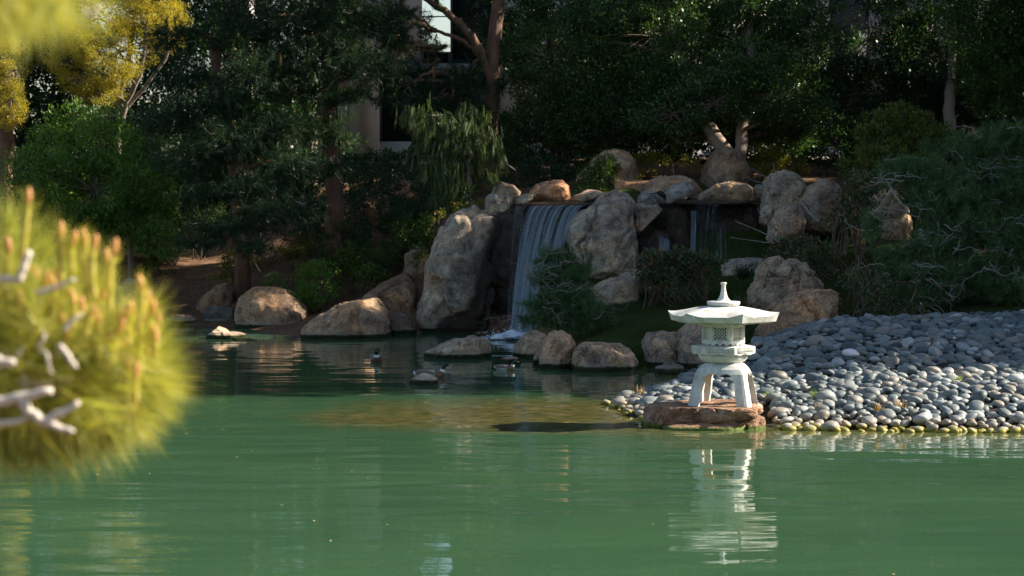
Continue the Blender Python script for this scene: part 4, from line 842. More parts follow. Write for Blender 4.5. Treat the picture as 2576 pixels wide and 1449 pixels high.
# ------------------------------------------------------------------ broadleaf trees
P_FIG = [(1800, 262, 45.9, 110, 48, .5), (1690, 285, 46.1, 100, 50, .5), (1900, 240, 45.9, 100, 70, .5), (1810, 180, 46.0, 140, 60, .6), (1930, 310, 46.2, 55, 45, .4), (1740, 330, 46.4, 50, 25, .3), (1430, 120, 48.0, 190, 150, 1.2), (1640, 90, 47.5, 200, 150, 1.4), (1850, 110, 47.2, 190, 150, 1.4), (1560, 260, 48.0, 200, 100, 1.1), (1760, 260, 47.3, 200, 95, 1.1), (1960, 250, 47.6, 150, 110, 1.1), (1450, 290, 48.6, 130, 80, .9), (1640, 345, 48.2, 120, 50, .7), (2000, 60, 48, 120, 130, 1.2), (1960, 345, 48.0, 90, 60, .7), (1500, 0, 48.5, 220, 110, 1.3), (1750, -20, 47.6, 220, 100, 1.3),
         (1350, -220, 49, 230, 140, 1.6), (1650, -220, 48.5, 240, 150, 1.8), (1950, -230, 48.5, 230, 150, 1.8), (1500, -480, 49, 260, 170, 1.8), (1850, -500, 49, 280, 170, 1.8)]
broadleaf('large dark dense-leaved tree with a pale forked trunk rising from the big brown boulder', 'tree', P_FIG, 'fig', 201,
          trunks=[[(1842, 405, 46.4), (1825, 375, 46.4), (1800, 350, 46.4), (1783, 322, 46.5), (1765, 280, 46.8), (1720, 180, 47.4), (1690, 60, 47.8), .13],
                  [(1866, 430, 46.3), (1860, 375, 46.4), (1866, 330, 46.5), (1872, 270, 46.8), (1885, 160, 47.3), (1890, 40, 47.8), .11]], bark='bark_tan', dens=44, n=36, gate=-.05, name='forked_tree', crad=.17)
broadleaf('dark broadleaf tree with slender pale trunk behind the olive bush at right', 'tree', [(2200, 90, 50, 170, 160, 1.3), (2360, 120, 50, 160, 150, 1.3), (2120, 250, 50.5, 130, 100, 1), (2280, 250, 50.5, 150, 80, .9), (2450, 230, 50.5, 140, 90, 1), (2100, 370, 49, 110, 70, .8), (2250, -60, 50, 220, 80, 1.3),
           (2150, -230, 50.5, 220, 140, 1.6), (2420, -220, 50.5, 220, 140, 1.6), (2200, -500, 51, 260, 170, 1.8), (2560, -480, 51, 260, 180, 1.8)], 'fig2', 202,
          trunks=[[(2385, 330, 49.5), (2388, 250, 49.5), (2395, 160, 49.8), (2400, 20, 50), .11], [(2265, 330, 50.2), (2270, 240, 50.2), (2280, 100, 50.3), .1]], bark='bark_pale', dens=38, n=34, gate=.08)
broadleaf('lighter green tree filling the far right upper corner', 'tree', [(2500, 60, 47, 150, 130, 1.2), (2560, 200, 47, 150, 110, 1.2), (2450, 0, 47, 120, 90, 1), (2620, 60, 47, 150, 150, 1.2), (2540, -150, 47.5, 190, 120, 1.4), (2700, -330, 48, 230, 180, 1.6)], 'lite', 203,
          trunks=[[(2640, 420, 47.5), (2620, 200, 47.5), (2590, 0, 47.5), .13]], L_=.10, w_=.03, dens=38, n=34, gate=-.05)
broadleaf('dark glossy-leaved tree hanging low over the crest left of the tan hump rock', 'tree', [(1340, 340, 49.5, 110, 90, .9), (1440, 390, 49, 90, 70, .8), (1390, 230, 50, 120, 90, 1.0), (1300, 430, 49, 80, 60, .7), (1330, 90, 50.5, 120, 100, 1.0)], 'fig', 204,
          trunks=[[(1405, 470, 49.5), (1400, 380, 49.6), (1395, 240, 50), (1380, 60, 50.5), .1]], bark='bark', dens=38, gate=.0)
broadleaf('bright green drooping-leaved tree on the left bank by the rope fence', 'tree', [(60, 420, 48.6, 50, 40, .6), (130, 350, 49, 50, 40, .5), (290, 300, 48.6, 45, 35, .5), (380, 350, 48.3, 50, 45, .5), (400, 600, 47.2, 60, 45, .5), (150, 400, 49, 100, 60, 1.0), (270, 370, 48.5, 100, 70, 1.0), (240, 480, 48, 170, 100, 1.1), (90, 500, 49, 110, 80, 1), (360, 470, 48, 90, 110, .9), (200, 320, 49.2, 100, 50, .7), (330, 560, 47.8, 110, 60, .7), (180, 570, 48.4, 130, 50, .7)], 'bright', 205,
          trunks=[[(262, 640, 48.6), (255, 560, 48.6), (240, 450, 48.7), (220, 340, 49), .06], [(330, 640, 48.4), (320, 560, 48.4), (310, 420, 48.5), .05]], L_=.12, w_=.032, dens=34, n=26, up=-.15, gate=.0, tr=.06)
for sd, lab, pads, tr_ in ((206, 'yellow feathery acacia with many thin upright stems at upper left', [(250, 240, 50.6, 55, 40, .5), (200, 200, 50.7, 60, 40, .5), (280, 180, 50.6, 60, 45, .5), (160, 90, 50.8, 60, 50, .5), (250, 110, 50.6, 70, 50, .6), (215, 60, 51, 120, 80, .9), (300, 130, 51, 110, 70, .9), (180, 150, 51.2, 70, 50, .6), (390, 60, 51.5, 90, 90, .8), (330, 30, 51.5, 130, 70, .9), (230, 210, 51, 60, 45, .5), (350, -60, 51.5, 170, 70, 1), (310, -250, 52, 130, 130, 1.2), (360, -450, 52, 130, 150, 1.2)],
                            [[(292, 420, 51.5), (296, 330, 51.5), (300, 250, 51.5), (330, 120, 51.7), (350, -60, 52), .07], [(300, 330, 51.5), (340, 200, 51.6), (395, 60, 51.8), (420, -80, 52), .05], [(300, 300, 51.5), (360, 180, 51.3), (370, 0, 51.6), .04], [(305, 290, 51.6), (420, 150, 51.5), (440, 0, 52), .04]]),
                           (207, 'yellow acacia at the left edge with a thick brown trunk', [(30, 250, 49.6, 35, 50, .4), (35, 180, 49.6, 35, 40, .4), (10, 150, 50, 55, 60, .7), (-10, 230, 50, 60, 60, .7), (20, 290, 50, 40, 35, .4), (-40, 60, 50.5, 90, 80, .9), (-80, -120, 51, 110, 110, 1.2), (-60, -330, 51, 120, 140, 1.2)],
                            [[(12, 560, 50.8), (14, 420, 50.8), (10, 300, 50.8), (-10, 120, 51), (-30, -60, 51), .16]])):
    broadleaf(lab, 'tree', pads, 'yellow', sd, trunks=tr_, L_=.055, w_=.014, dens=90, n=34, crad=.12, gate=.26, gs=2.4, bark='bark' if sd == 207 else 'bark_grey', tr=.06, up=0, name='acacia_tree')
# dark trees closing the view behind
for sd, lab, pads, tx in ((211, 'dark evergreen tree mass behind the yellow acacia at the left edge', [(40, 250, 57, 190, 190, 1.6), (240, 330, 57, 160, 150, 1.4), (-150, 200, 57, 190, 220, 1.6), (120, 60, 58, 130, 160, 1.4), (420, 420, 56, 150, 150, 1.3)], 60),
                          (212, 'dark evergreen tree between the acacia and the thick pine trunk', [(520, 200, 57, 200, 190, 1.5), (720, 330, 57, 160, 170, 1.4), (560, 450, 56, 180, 120, 1.2), (450, -20, 58, 160, 170, 1.6), (500, -260, 58, 200, 200, 1.8), (560, -500, 58, 220, 180, 1.8)], 540),
                          (213, 'dark tree behind the upper pine branches left of the building gap', [(780, 60, 58, 130, 160, 1.5), (800, -200, 58, 170, 180, 1.8), (760, -470, 58, 180, 190, 1.8)], 780),
                          (214, 'dark broadleaf tree filling the gap behind the middle of the big forked tree', [(1700, 200, 54, 220, 200, 1.4), (1950, 220, 54, 180, 200, 1.4), (1500, 220, 54, 150, 180, 1.3), (1650, -120, 55, 260, 220, 1.8), (1250, -150, 55, 100, 150, 1.5), (1290, -420, 55, 130, 170, 1.5)], 1700),
                          (215, 'dark broadleaf tree behind the slender pale trunk at far right', [(2250, 250, 56, 200, 170, 1.2), (2480, 300, 56, 180, 170, 1.2), (2650, 150, 56, 200, 250, 1.4)], 2330)):
    broadleaf(lab, 'tree', [p + (1,) for p in pads], 'fig2', sd, trunks=[[(tx, 440, 57.5), (tx, 200, 57.5), (tx + 10, -60, 57.5), .15]], L_=.06, w_=.032, dens=60, n=34, crad=.2, gate=-.3)

# ------------------------------------------------------------------ shrubs
def shrub(label, pads, mat, seed, cat='shrub', name='shrub', **kw):
    kw.setdefault('stems', 8); kw.setdefault('dens', 70); kw.setdefault('n', 26); kw.setdefault('crad', .1); kw.setdefault('L_', .055); kw.setdefault('w_', .03)
    return broadleaf(label, cat, pads, mat, seed, name=name, bark='twig_dark', **kw)
shrub('bright green rounded shrub right of the big domed boulder', [(800, 715, 44.6, 60, 65, .6), (760, 755, 44.4, 40, 35, .5), (700, 712, 45.3, 30, 25, .4)], 'bright', 301)
shrub('leafy shrub with yellow-lit tips above the big domed boulder', [(650, 645, 46.5, 90, 35, .6), (590, 680, 46.6, 60, 45, .6), (700, 680, 46, 70, 40, .6), (740, 620, 47, 50, 35, .5)], 'gold', 302, gate=.05)
shrub('dark green shrub bank on the left shore below the rope fence', [(330, 640, 50, 100, 50, .7), (430, 600, 50, 90, 55, .7), (230, 680, 50, 120, 40, .7), (480, 540, 51, 90, 60, .7), (100, 680, 50, 130, 50, .7), (380, 700, 49.2, 60, 40, .5)], 'vine', 303, L_=.07, w_=.035, dens=60)
shrub('small dark green shrub at the waterline left of the low flat boulder', [(410, 765, 46.3, 35, 25, .4), (395, 780, 46, 40, 20, .4)], 'vine', 304)
shrub('ivy-like shrub climbing the bank left of the giant boulder', [(900, 660, 45.2, 60, 55, .5), (960, 620, 45.4, 80, 60, .5), (1040, 600, 45.2, 50, 60, .4), (1080, 570, 44.6, 35, 40, .3), (860, 620, 46, 60, 60, .5), (930, 700, 44.6, 50, 30, .4), (1060, 650, 44.4, 28, 35, .3)], 'vine', 305, L_=.06, w_=.032, gate=.02)
shrub('dark low bushes under the pines above the ivy', [(1000, 470, 48, 110, 60, .7), (900, 450, 49, 90, 60, .7), (980, 540, 47, 90, 40, .5), (1110, 500, 46.8, 70, 50, .5)], 'fig2', 306, L_=.05, w_=.026)
shrub('low plant with yellow-orange leaves on top of the giant boulder', [(1160, 522, 43.8, 45, 10, .25), (1215, 518, 43.9, 20, 12, .2), (1108, 545, 44, 14, 14, .2)], 'gold', 307, L_=.05, w_=.03, stems=3, n=14)
shrub('dark shrub with pink blossoms behind the crest boulders', [(1320, 455, 46.5, 60, 35, .5), (1370, 430, 47, 60, 40, .5), (1410, 450, 46.5, 40, 35, .4)], 'fig2', 308, extra=[('pink_blossom', 'pink', .05, 3, .05, .05)])
shrub('yellow-green bush growing in front of the tan hump rock', [(1490, 455, 45.0, 32, 36, .3), (1525, 425, 45.0, 30, 32, .3), (1470, 485, 44.6, 22, 12, .2), (1510, 480, 44.6, 25, 16, .25)], 'vine', 309, L_=.08, w_=.032, gate=.05)
shrub('golden sunlit shrub between the hump rock and the forked tree', [(1630, 418, 46.4, 50, 36, .5), (1700, 410, 46.4, 55, 38, .5), (1590, 440, 46, 25, 25, .3), (1745, 425, 46.2, 20, 30, .3)], 'gold', 310, gate=.0)
shrub('gold-flecked shrub right of the forked tree trunk', [(1925, 400, 46.5, 50, 40, .5), (1905, 440, 45.6, 25, 22, .3), (1985, 415, 47, 50, 30, .4)], 'gold', 311, gate=.05)
shrub('rounded shrub with rusty new shoots in front of the right cascade', [(1700, 672, 38.2, 70, 50, .5), (1650, 665, 38.3, 45, 38, .4), (1765, 680, 38.2, 50, 45, .4), (1720, 715, 38.0, 70, 30, .4), (1640, 690, 38.2, 35, 30, .3)], 'red', 312, extra=[('rusty_shoots', 'rust', .5, 7, .05, .018)], L_=.06, w_=.035)
shrub('broad shrub with rusty shoots below the right crest boulders', [(2010, 630, 39.2, 80, 34, .5), (2110, 610, 39, 80, 48, .6), (1970, 635, 39, 45, 28, .4), (2170, 600, 38.8, 70, 70, .6), (2080, 650, 38.6, 90, 35, .5)], 'red', 313, extra=[('rusty_shoots', 'rust', .4, 7, .05, .018)], L_=.06, w_=.035)
shrub('dark shrub with small pale flowers behind the right crest boulder', [(2165, 500, 40.5, 45, 60, .5), (2110, 555, 40, 30, 20, .3)], 'red', 314, L_=.07, w_=.04, extra=[('pale_blossom', 'pink', .03, 3, .03, .03)])
shrub('low dark shrub between the leaning boulder and the cobble bank', [(2190, 730, 34.8, 80, 50, .5), (2270, 750, 34.6, 90, 40, .5), (2160, 770, 34.4, 50, 28, .4), (2350, 760, 34.8, 80, 35, .5), (2150, 700, 35.6, 45, 25, .4)], 'red', 315, extra=[('rusty_shoots', 'rust', .12, 5, .04, .016)])
shrub('olive green bush behind the grey-branched pine', [(2260, 310, 45.5, 90, 45, .8), (2200, 360, 45, 65, 45, .6), (2320, 350, 45, 80, 45, .6), (2230, 400, 44.5, 80, 30, .6), (2150, 420, 44.6, 40, 30, .5)], 'olive', 316, L_=.08, w_=.035, gate=-.1)
shrub('dark low shrub row behind the grey-branched pine at the right edge', [(2440, 500, 43.5, 90, 50, .6), (2560, 520, 43.5, 90, 50, .6), (2350, 540, 43, 70, 50, .5), (2480, 780, 36, 120, 25, .5), (2580, 760, 36, 100, 40, .5)], 'fig2', 317, L_=.06, w_=.03)

shrub('dark understory hedge closing the view under the big trees at right', [(1330 + 150 * q, 385 + (q % 2) * 12, 53.5, 120, 60, .7) for q in range(9)], 'fig2', 318, cat='hedge', name='hedge', L_=.08, w_=.04, dens=45, gate=-.4, stems=4)
shrub('dark understory hedge closing the view under the pines at left', [(-20 + 140 * q, 440 + (q % 2) * 14, 54.0, 120, 75, .7) for q in range(8)], 'fig2', 319, cat='hedge', name='hedge', L_=.08, w_=.04, dens=45, gate=-.4, stems=4)
shrub('dark thicket low on the slope between the two big pine trunks', [(850, 520, 47.2, 60, 40, .5), (790, 560, 46.8, 60, 40, .5), (900, 590, 46.4, 50, 35, .4), (1010, 560, 46.6, 60, 40, .5), (930, 450, 50, 80, 42, .7), (1080, 440, 50, 90, 55, .7), (1180, 450, 49.5, 80, 60, .6), (700, 560, 49, 100, 60, .6), (780, 600, 48.4, 80, 50, .5), (900, 545, 49.8, 60, 45, .5)], 'fig2', 320, L_=.06, w_=.03, gate=-.2)
# ------------------------------------------------------------------ pines
pine('tall dark pine with a thick rough trunk standing left of the building', [(800, 330, 45.4, 70, 50, .5), (830, 310, 45.6, 40, 40, .4), (820, 420, 45.2, 60, 30, .4), (850, 345, 45.6, 26, 30, .3), (700, 60, 46, 150, 90, .9), (860, 50, 46, 130, 90, .9), (780, 150, 45.5, 180, 80, .9), (930, 170, 46, 110, 70, .8), (640, 190, 45, 110, 80, .8), (800, 230, 45.6, 130, 50, .6), (600, 60, 46, 110, 90, .8), (900, 240, 46, 70, 35, .5), (985, 60, 46.5, 65, 80, .7), (780, -60, 46, 230, 90, 1.2),
      (700, -200, 46.5, 230, 100, 1.4), (860, -330, 46.5, 150, 120, 1.2), (720, -450, 47, 200, 140, 1.4)], 'pine', 401,
     [[(843, 640, 46.3), (848, 540, 46.3), (838, 430, 46.3), (828, 300, 46.3), (830, 150, 46.5), (810, -50, 46.6), (790, -350, 46.8), .16]], deadfr=.012, gate=-.25, dens=62)
pine('tall pine with an orange sunlit forked trunk right of the building window', [(1000, 130, 46.6, 90, 60, .6), (985, 235, 46.4, 60, 44, .5), (1068, 70, 47.2, 24, 60, .3), (1100, 118, 47.2, 36, 22, .3), (925, 70, 46.6, 60, 60, .5), (880, 150, 46.2, 50, 50, .4), (1040, 220, 46.6, 80, 40, .5), (1100, 250, 46.8, 70, 40, .5), (1150, 210, 46.9, 60, 40, .4), (1010, 40, 46.9, 45, 60, .5), (1190, 225, 46.7, 60, 40, .4), (1262, 215, 46.9, 34, 40, .3), (1205, 290, 46.6, 50, 40, .4), (1255, 285, 46.7, 34, 40, .3), (1075, 255, 46.3, 60, 26, .4), (965, 165, 46.4, 50, 40, .4), (1235, 300, 46.9, 50, 40, .4), (1240, 350, 46.8, 50, 45, .4), (1180, 180, 47.5, 70, 50, .6), (1070, 180, 47.5, 80, 36, .5), (1165, 75, 47.8, 22, 40, .3), (1085, 95, 47.3, 26, 12, .2), (1100, 8, 47.2, 16, 10, .15),  (1160, 260, 47, 70, 40, .5), (1250, 60, 48.2, 60, 60, .6), (1225, -60, 48, 60, 70, .8), (1230, -250, 48.3, 90, 120, 1.0), (1240, -480, 48.5, 110, 140, 1.2)], 'pine', 402,
     [[(1228, 560, 47.5), (1230, 400, 47.5), (1240, 240, 47.5), (1236, 170, 47.5), (1248, 60, 47.6), (1262, -80, 47.9), (1250, -400, 48), .15], [(1238, 230, 47.5), (1215, 150, 47.5), (1195, 100, 47.4), (1150, 50, 47.3), (1080, 0, 47.2), (1020, -40, 47), .085], [(1213, 140, 47.5), (1160, 100, 47.4), (1080, 70, 47.2), .045], [(1190, 300, 47.3), (1090, 120, 47.0), .01]], deadfr=.05, dens=45, gate=-.1, candles=.4)
pine('weeping pine with hanging sprays beside the left of the waterfall crest', [(1090, 340, 45.2, 70, 50, .5), (1200, 340, 45.2, 70, 50, .5), (1060, 300, 45.5, 60, 40, .5), (1130, 340, 45.4, 80, 60, .6), (1180, 410, 45.2, 80, 60, .6), (1110, 440, 45, 60, 55, .5), (1230, 400, 45.4, 50, 60, .5), (1160, 490, 44.8, 60, 45, .4), (1060, 380, 45.6, 50, 50, .5), (1105, 510, 44.8, 35, 30, .3), (1240, 460, 45.2, 40, 40, .4), (1180, 290, 45.8, 50, 35, .5)], 'pine_weep', 403,
     [[(1178, 540, 45.2), (1175, 470, 45.3), (1180, 380, 45.4), (1160, 300, 45.6), .06]], droop=1.3, spread=.28, nl=.17, n=34, dens=46, candles=.05, twigs=.22, tr=.05, bark='bark_grey', gate=.0, name='weeping_pine', twr=.008)
pine('dark wide pine with low sweeping branches over the left bank', [(470, 190, 45.5, 100, 60, .7), (540, 260, 45, 120, 70, .8), (430, 300, 45, 100, 60, .7), (600, 350, 44.5, 130, 70, .8), (470, 390, 44.5, 120, 60, .7), (700, 320, 44.8, 100, 60, .6), (740, 420, 44.2, 90, 60, .6), (620, 470, 44, 120, 50, .7), (500, 490, 44, 90, 50, .6), (700, 530, 43.6, 110, 50, .6), (560, 570, 43.5, 110, 50, .6), (500, 610, 43.2, 70, 35, .4), (780, 520, 44, 60, 50, .5), (440, 90, 46, 90, 60, .7), (640, 620, 43.2, 70, 30, .4)], 'pine', 404,
     [[(612, 690, 46), (600, 560, 45.6), (590, 420, 45.6), (560, 250, 46), (530, 100, 46.5), .13]], gate=-.25, dens=62, droop=.3, deadfr=.006)
pine('small pine leaning in front of the foot of the main waterfall', [(1400, 640, 37.4, 60, 22, .35), (1440, 680, 37.3, 60, 22, .35), (1370, 700, 37.2, 45, 20, .3), (1420, 735, 37.1, 80, 24, .4), (1350, 765, 37, 50, 22, .3), (1470, 775, 37, 80, 28, .45), (1390, 800, 36.9, 75, 22, .35), (1510, 800, 37, 45, 20, .3), (1360, 655, 37.4, 26, 12, .2), (1430, 760, 37, 90, 45, .45), (1410, 690, 37.2, 60, 40, .35), (1440, 815, 36.9, 60, 20, .3), (1320, 800, 36.9, 25, 14, .2)], 'pine_blue', 405,
     [[(1400, 862, 37.2), (1410, 800, 37.2), (1430, 740, 37.3), (1420, 650, 37.4), .04]], droop=.1, n=30, nl=.12, nw=.0045, dens=150, candles=.2, twigs=.1, wavy=26, tr=.03, bark='bark', gate=-.35, name='small_pine', twr=.006, cl=.05, upright=.8)
pine('spreading blue-green pine with twisting pale branches at the right bank', [(2300, 420, 37, 110, 40, .6), (2430, 370, 37.5, 130, 45, .7), (2540, 340, 38, 100, 45, .7), (2380, 500, 36.5, 140, 45, .7), (2190, 560, 35.8, 26, 50, .4), (2520, 480, 37, 120, 50, .7), (2360, 610, 35.8, 90, 40, .6), (2250, 635, 35.6, 60, 25, .4), (2470, 600, 36, 130, 50, .7), (2580, 620, 36, 100, 60, .7), (2280, 680, 35.5, 90, 35, .5), (2400, 700, 35.5, 120, 45, .6), (2540, 720, 35.5, 110, 50, .6), (2230, 455, 36.6, 60, 18, .3), (2620, 420, 37.5, 100, 80, .7), (2360, 450, 36.8, 110, 50, .6), (2500, 430, 37.2, 100, 50, .6), (2420, 560, 36.2, 120, 50, .6), (2560, 560, 36.4, 90, 60, .6), (2480, 660, 35.8, 110, 50, .6), (2330, 740, 35.3, 70, 28, .4)], 'pine_blue', 406,
     [[(2470, 800, 36.8), (2460, 720, 36.8), (2430, 620, 36.8), (2460, 500, 37), (2500, 400, 37.4), .04], [(2430, 620, 36.8), (2350, 560, 36.3), (2290, 540, 36), .018], [(2460, 500, 37), (2400, 430, 37), (2330, 400, 37), .016], [(2450, 680, 36.8), (2540, 640, 36.3), (2600, 560, 36.4), .018]], droop=.05, n=38, nl=.14, nw=.0052, dens=95, candles=.25, twigs=.2, wavy=62, twigmat='twig_pale', tr=.035, bark='bark_grey', gs=1.7, gate=-.02, twr=.006, cl=.09, upright=.9)

# bare redbud branches with purple blossom
def blossom(label, lines, seed):
    rng = np.random.default_rng(seed); b = W(*lines[0][0]); base = np.array([b[0], b[1], ghs(b[0], b[1])]); o = thing('blossom_branch', label, 'flowering shrub', base); g, f = Geo(), Geo()
    for ln, r, bl in [(l[:-2], l[-2], l[-1]) for l in lines]:
        Q = trunk_pts(ln, rng, 12, .01); g.tube(Q, np.linspace(r, r * .4, 12), 5)
        if bl:
            for q in Q[4:]:
                leaves(f, (q + rng.normal(size=(2, 3)) * .025), rdir(rng, 2), 3, .02, .022, .02, rng)
    me = g.build('branches', M['twig'], True); me.transform(Matrix.Translation(-Vector(base))); add('branches', me, o)
    me = f.build('blossoms', M['flower']); me.transform(Matrix.Translation(-Vector(base))); add('blossoms', me, o)
blossom('bare pale branches with purple blossom hanging before the right cliff', [[(1960, 610, 38.9), (1935, 590, 39), (1880, 570, 39.2), (1850, 555, 39.3), .012, 0], [(1950, 600, 38.9), (1930, 560, 39), (1905, 525, 39.2), .01, 1], [(1960, 600, 38.9), (1950, 575, 39), (1925, 555, 39), .008, 1], [(1958, 605, 38.9), (1985, 575, 39), (1998, 560, 39), .008, 1], [(1950, 612, 38.9), (1890, 605, 39.1), (1835, 598, 39.2), .01, 0]], 501)
blossom('thin grey branch with faint purple buds crossing the rough grey boulder', [[(2060, 560, 40.3), (2010, 500, 40.7), (1960, 470, 40.9), (1900, 468, 41), .022, 0], [(1975, 476, 40.8), (1950, 440, 40.9), (1945, 410, 41), .01, 0], [(1940, 468, 41), (1890, 450, 41.1), (1868, 445, 41.2), .008, 1], [(1960, 468, 40.9), (1915, 440, 41.1), (1890, 425, 41.2), .008, 1]], 502)

# ------------------------------------------------------------------ lawn, grass tufts
def in_poly(x, y, P):
    c = np.zeros(len(x), bool); j = len(P) - 1
    for i in range(len(P)):
        a, b = P[i], P[j]; m = ((a[1] > y) != (b[1] > y)); c ^= m & (x < (b[0] - a[0]) * (y - a[1]) / (b[1] - a[1] + 1e-12) + a[0]); j = i
    return c
def blades(poly, n, seed, h, w, mat, name):
    rng = np.random.default_rng(seed); P = np.array([W(*p)[:2] for p in poly]); x = rng.uniform(P[:, 0].min(), P[:, 0].max(), n * 3); y = rng.uniform(P[:, 1].min(), P[:, 1].max(), n * 3)
    k = in_poly(x, y, P); x, y = x[k][:n], y[k][:n]; z = gh(x, y); dn = vnoise(np.stack([x * 2, y * 2, x * 0], 1), seed) > -.45; x, y, z = x[dn], y[dn], z[dn]; g = Geo(); C = np.stack([x, y, z], 1)
    m = len(x); d = unit(rng.normal(size=(m, 3)) * .35 + [0, 0, 1]); s = unit(np.cross(d, rng.normal(size=(m, 3)))); L = (h * rng.uniform(.5, 1.3, m))[:, None]
    V = np.stack([C - s * w / 2 - [0, 0, .02], C + s * w / 2 - [0, 0, .02], C + d * L], 1).reshape(-1, 3); g.add(V, np.arange(m * 3).reshape(-1, 3)); return add(name, g.build(name, M[mat]))
lawn = blades([(1440, 880, 34.5), (1440, 780, 37.5), (1600, 760, 39.5), (1800, 690, 41), (1990, 640, 41.5), (2200, 660, 40), (2200, 780, 34.6), (1990, 850, 33.8), (1720, 905, 34)], 90000, 61, .06, .008, 'grass', 'lawn_grass')
tag(lawn, 'short dark green mossy grass covering the slope behind the lantern', 'grass', kind='stuff')
def tuft(label, ox, oy, D, h, n, mat, seed, name='grass_tuft', cat='grass tuft', spread=.5, dz=0, w=.006):
    rng = np.random.default_rng(seed); c = W(ox, oy, D); base = np.array([c[0], c[1], ghs(c[0], c[1]) + dz]); g = Geo(); d = unit(rng.normal(size=(n, 3)) * [spread, spread, .1] + [0, 0, 1]); s = unit(np.cross(d, rng.normal(size=(n, 3)))); L = (h * rng.uniform(.5, 1.2, n))[:, None]; b = rng.normal(size=(n, 3)) * [.02, .02, 0]
    mid = b + d * L * .6; tip = b + d * L * 1.0 + rng.normal(size=(n, 3)) * [.2, .2, 0] * L
    V = np.stack([b - s * w / 2, b + s * w / 2, mid + s * w / 2, tip, mid - s * w / 2], 1).reshape(-1, 3); i = np.arange(n)[:, None] * 5
    g.add(V, np.concatenate([i + [0, 1, 2, 4]], 1)); g.F[3].append(i + [4, 2, 3]); tag(add(name, g.build(name, M[mat]), loc=base), label, cat)
tuft('dry orange grass tuft at the waterline, left of a pair among the cobbles', 2211, 1063, 25.9, .10, 40, 'dry', 71, dz=.03)
tuft('dry orange grass tuft at the waterline, right of a pair among the cobbles', 2268, 1062, 25.9, .13, 44, 'dry', 72, dz=.03)
tuft('small orange dry tuft close to the right end of the lantern slab', 2058, 1056, 26.0, .11, 40, 'dry', 73, dz=.03)
tuft('low green weed among the cobbles right of the lantern slab', 2050, 1035, 26.6, .10, 70, 'weed', 74, 'weed', 'weed', .9, .05)
tuft('tiny green weed in the upper sunlit cobbles near the right edge', 2410, 1002, 27.3, .07, 40, 'weed', 75, 'weed', 'weed', .9, .06)
tuft('small green weed beside the right foot of the lantern slab', 1935, 1030, 26.8, .08, 50, 'weed', 76, 'weed', 'weed', .9, .05)
tuft('single green weed on the cobbles left of the lantern legs', 1698, 985, 29.0, .08, 24, 'weed', 77, 'weed', 'weed', .6, .07)
tuft('thin reddish grass at the tip of the cobble spit', 1610, 1005, 28.7, .12, 26, 'dry', 78, dz=.04)
tuft('dark green fern-like clump before the long grey boulder', 1868, 700, 39.6, .32, 130, 'pine', 79, 'grass_clump', 'grass clump', .5, 0, .012)
tuft('rust-tinged green clump left of the big knobbly boulder', 1862, 770, 36.9, .28, 90, 'red', 80, 'grass_clump', 'grass clump', .45, 0, .014)

# ------------------------------------------------------------------ floating leaves
rs = np.random.default_rng(9)
lm = flatmat('fallen_leaf', (.55, .38, .18), .6, (.7, .5, .25)); LB = Geo(); t = np.linspace(-1, 1, 7)
LB.add(np.array([[a, s_ * .38 * (1 - a * a), .12 * a * a + .05] for a in t for s_ in (-1, 0, 1)]), np.array([[i * 3 + j, (i + 1) * 3 + j, (i + 1) * 3 + j + 1, i * 3 + j + 1] for i in range(6) for j in range(2)]))
lme = LB.build('fallen_leaf', lm, True)
for (fx_, fy_) in [(366, 1782), (561, 1778), (700, 1627), (838, 1612), (946, 1692), (1056, 1895), (1176, 1758), (1178, 1955), (1222, 1511), (1319, 1768), (1452, 1969), (1597, 1511), (1615, 1583), (1661, 1575), (1862, 1502), (1936, 1487), (2040, 1583), (1866, 1591), (2119, 1544), (1668, 1758), (1378, 1795), (888, 1715), (1240, 2030), (2448, 1967), (3350, 2155)]:
    oy = fy_ / 1.4907; p = W(fx_ / 1.4907, oy, WL(oy)); o = bpy.data.objects.new('floating_leaf', lme); COL.objects.link(o); o.location = (p[0], p[1], .003); o.scale = (rs.uniform(.012, .022),) * 3; o.rotation_euler = (0, 0, rs.uniform(0, 6.28))
    o['label'] = 'tiny tan fallen leaf floating on the open pond'; o['category'] = 'leaf'; o['group'] = 'fallen leaves floating on the pond'

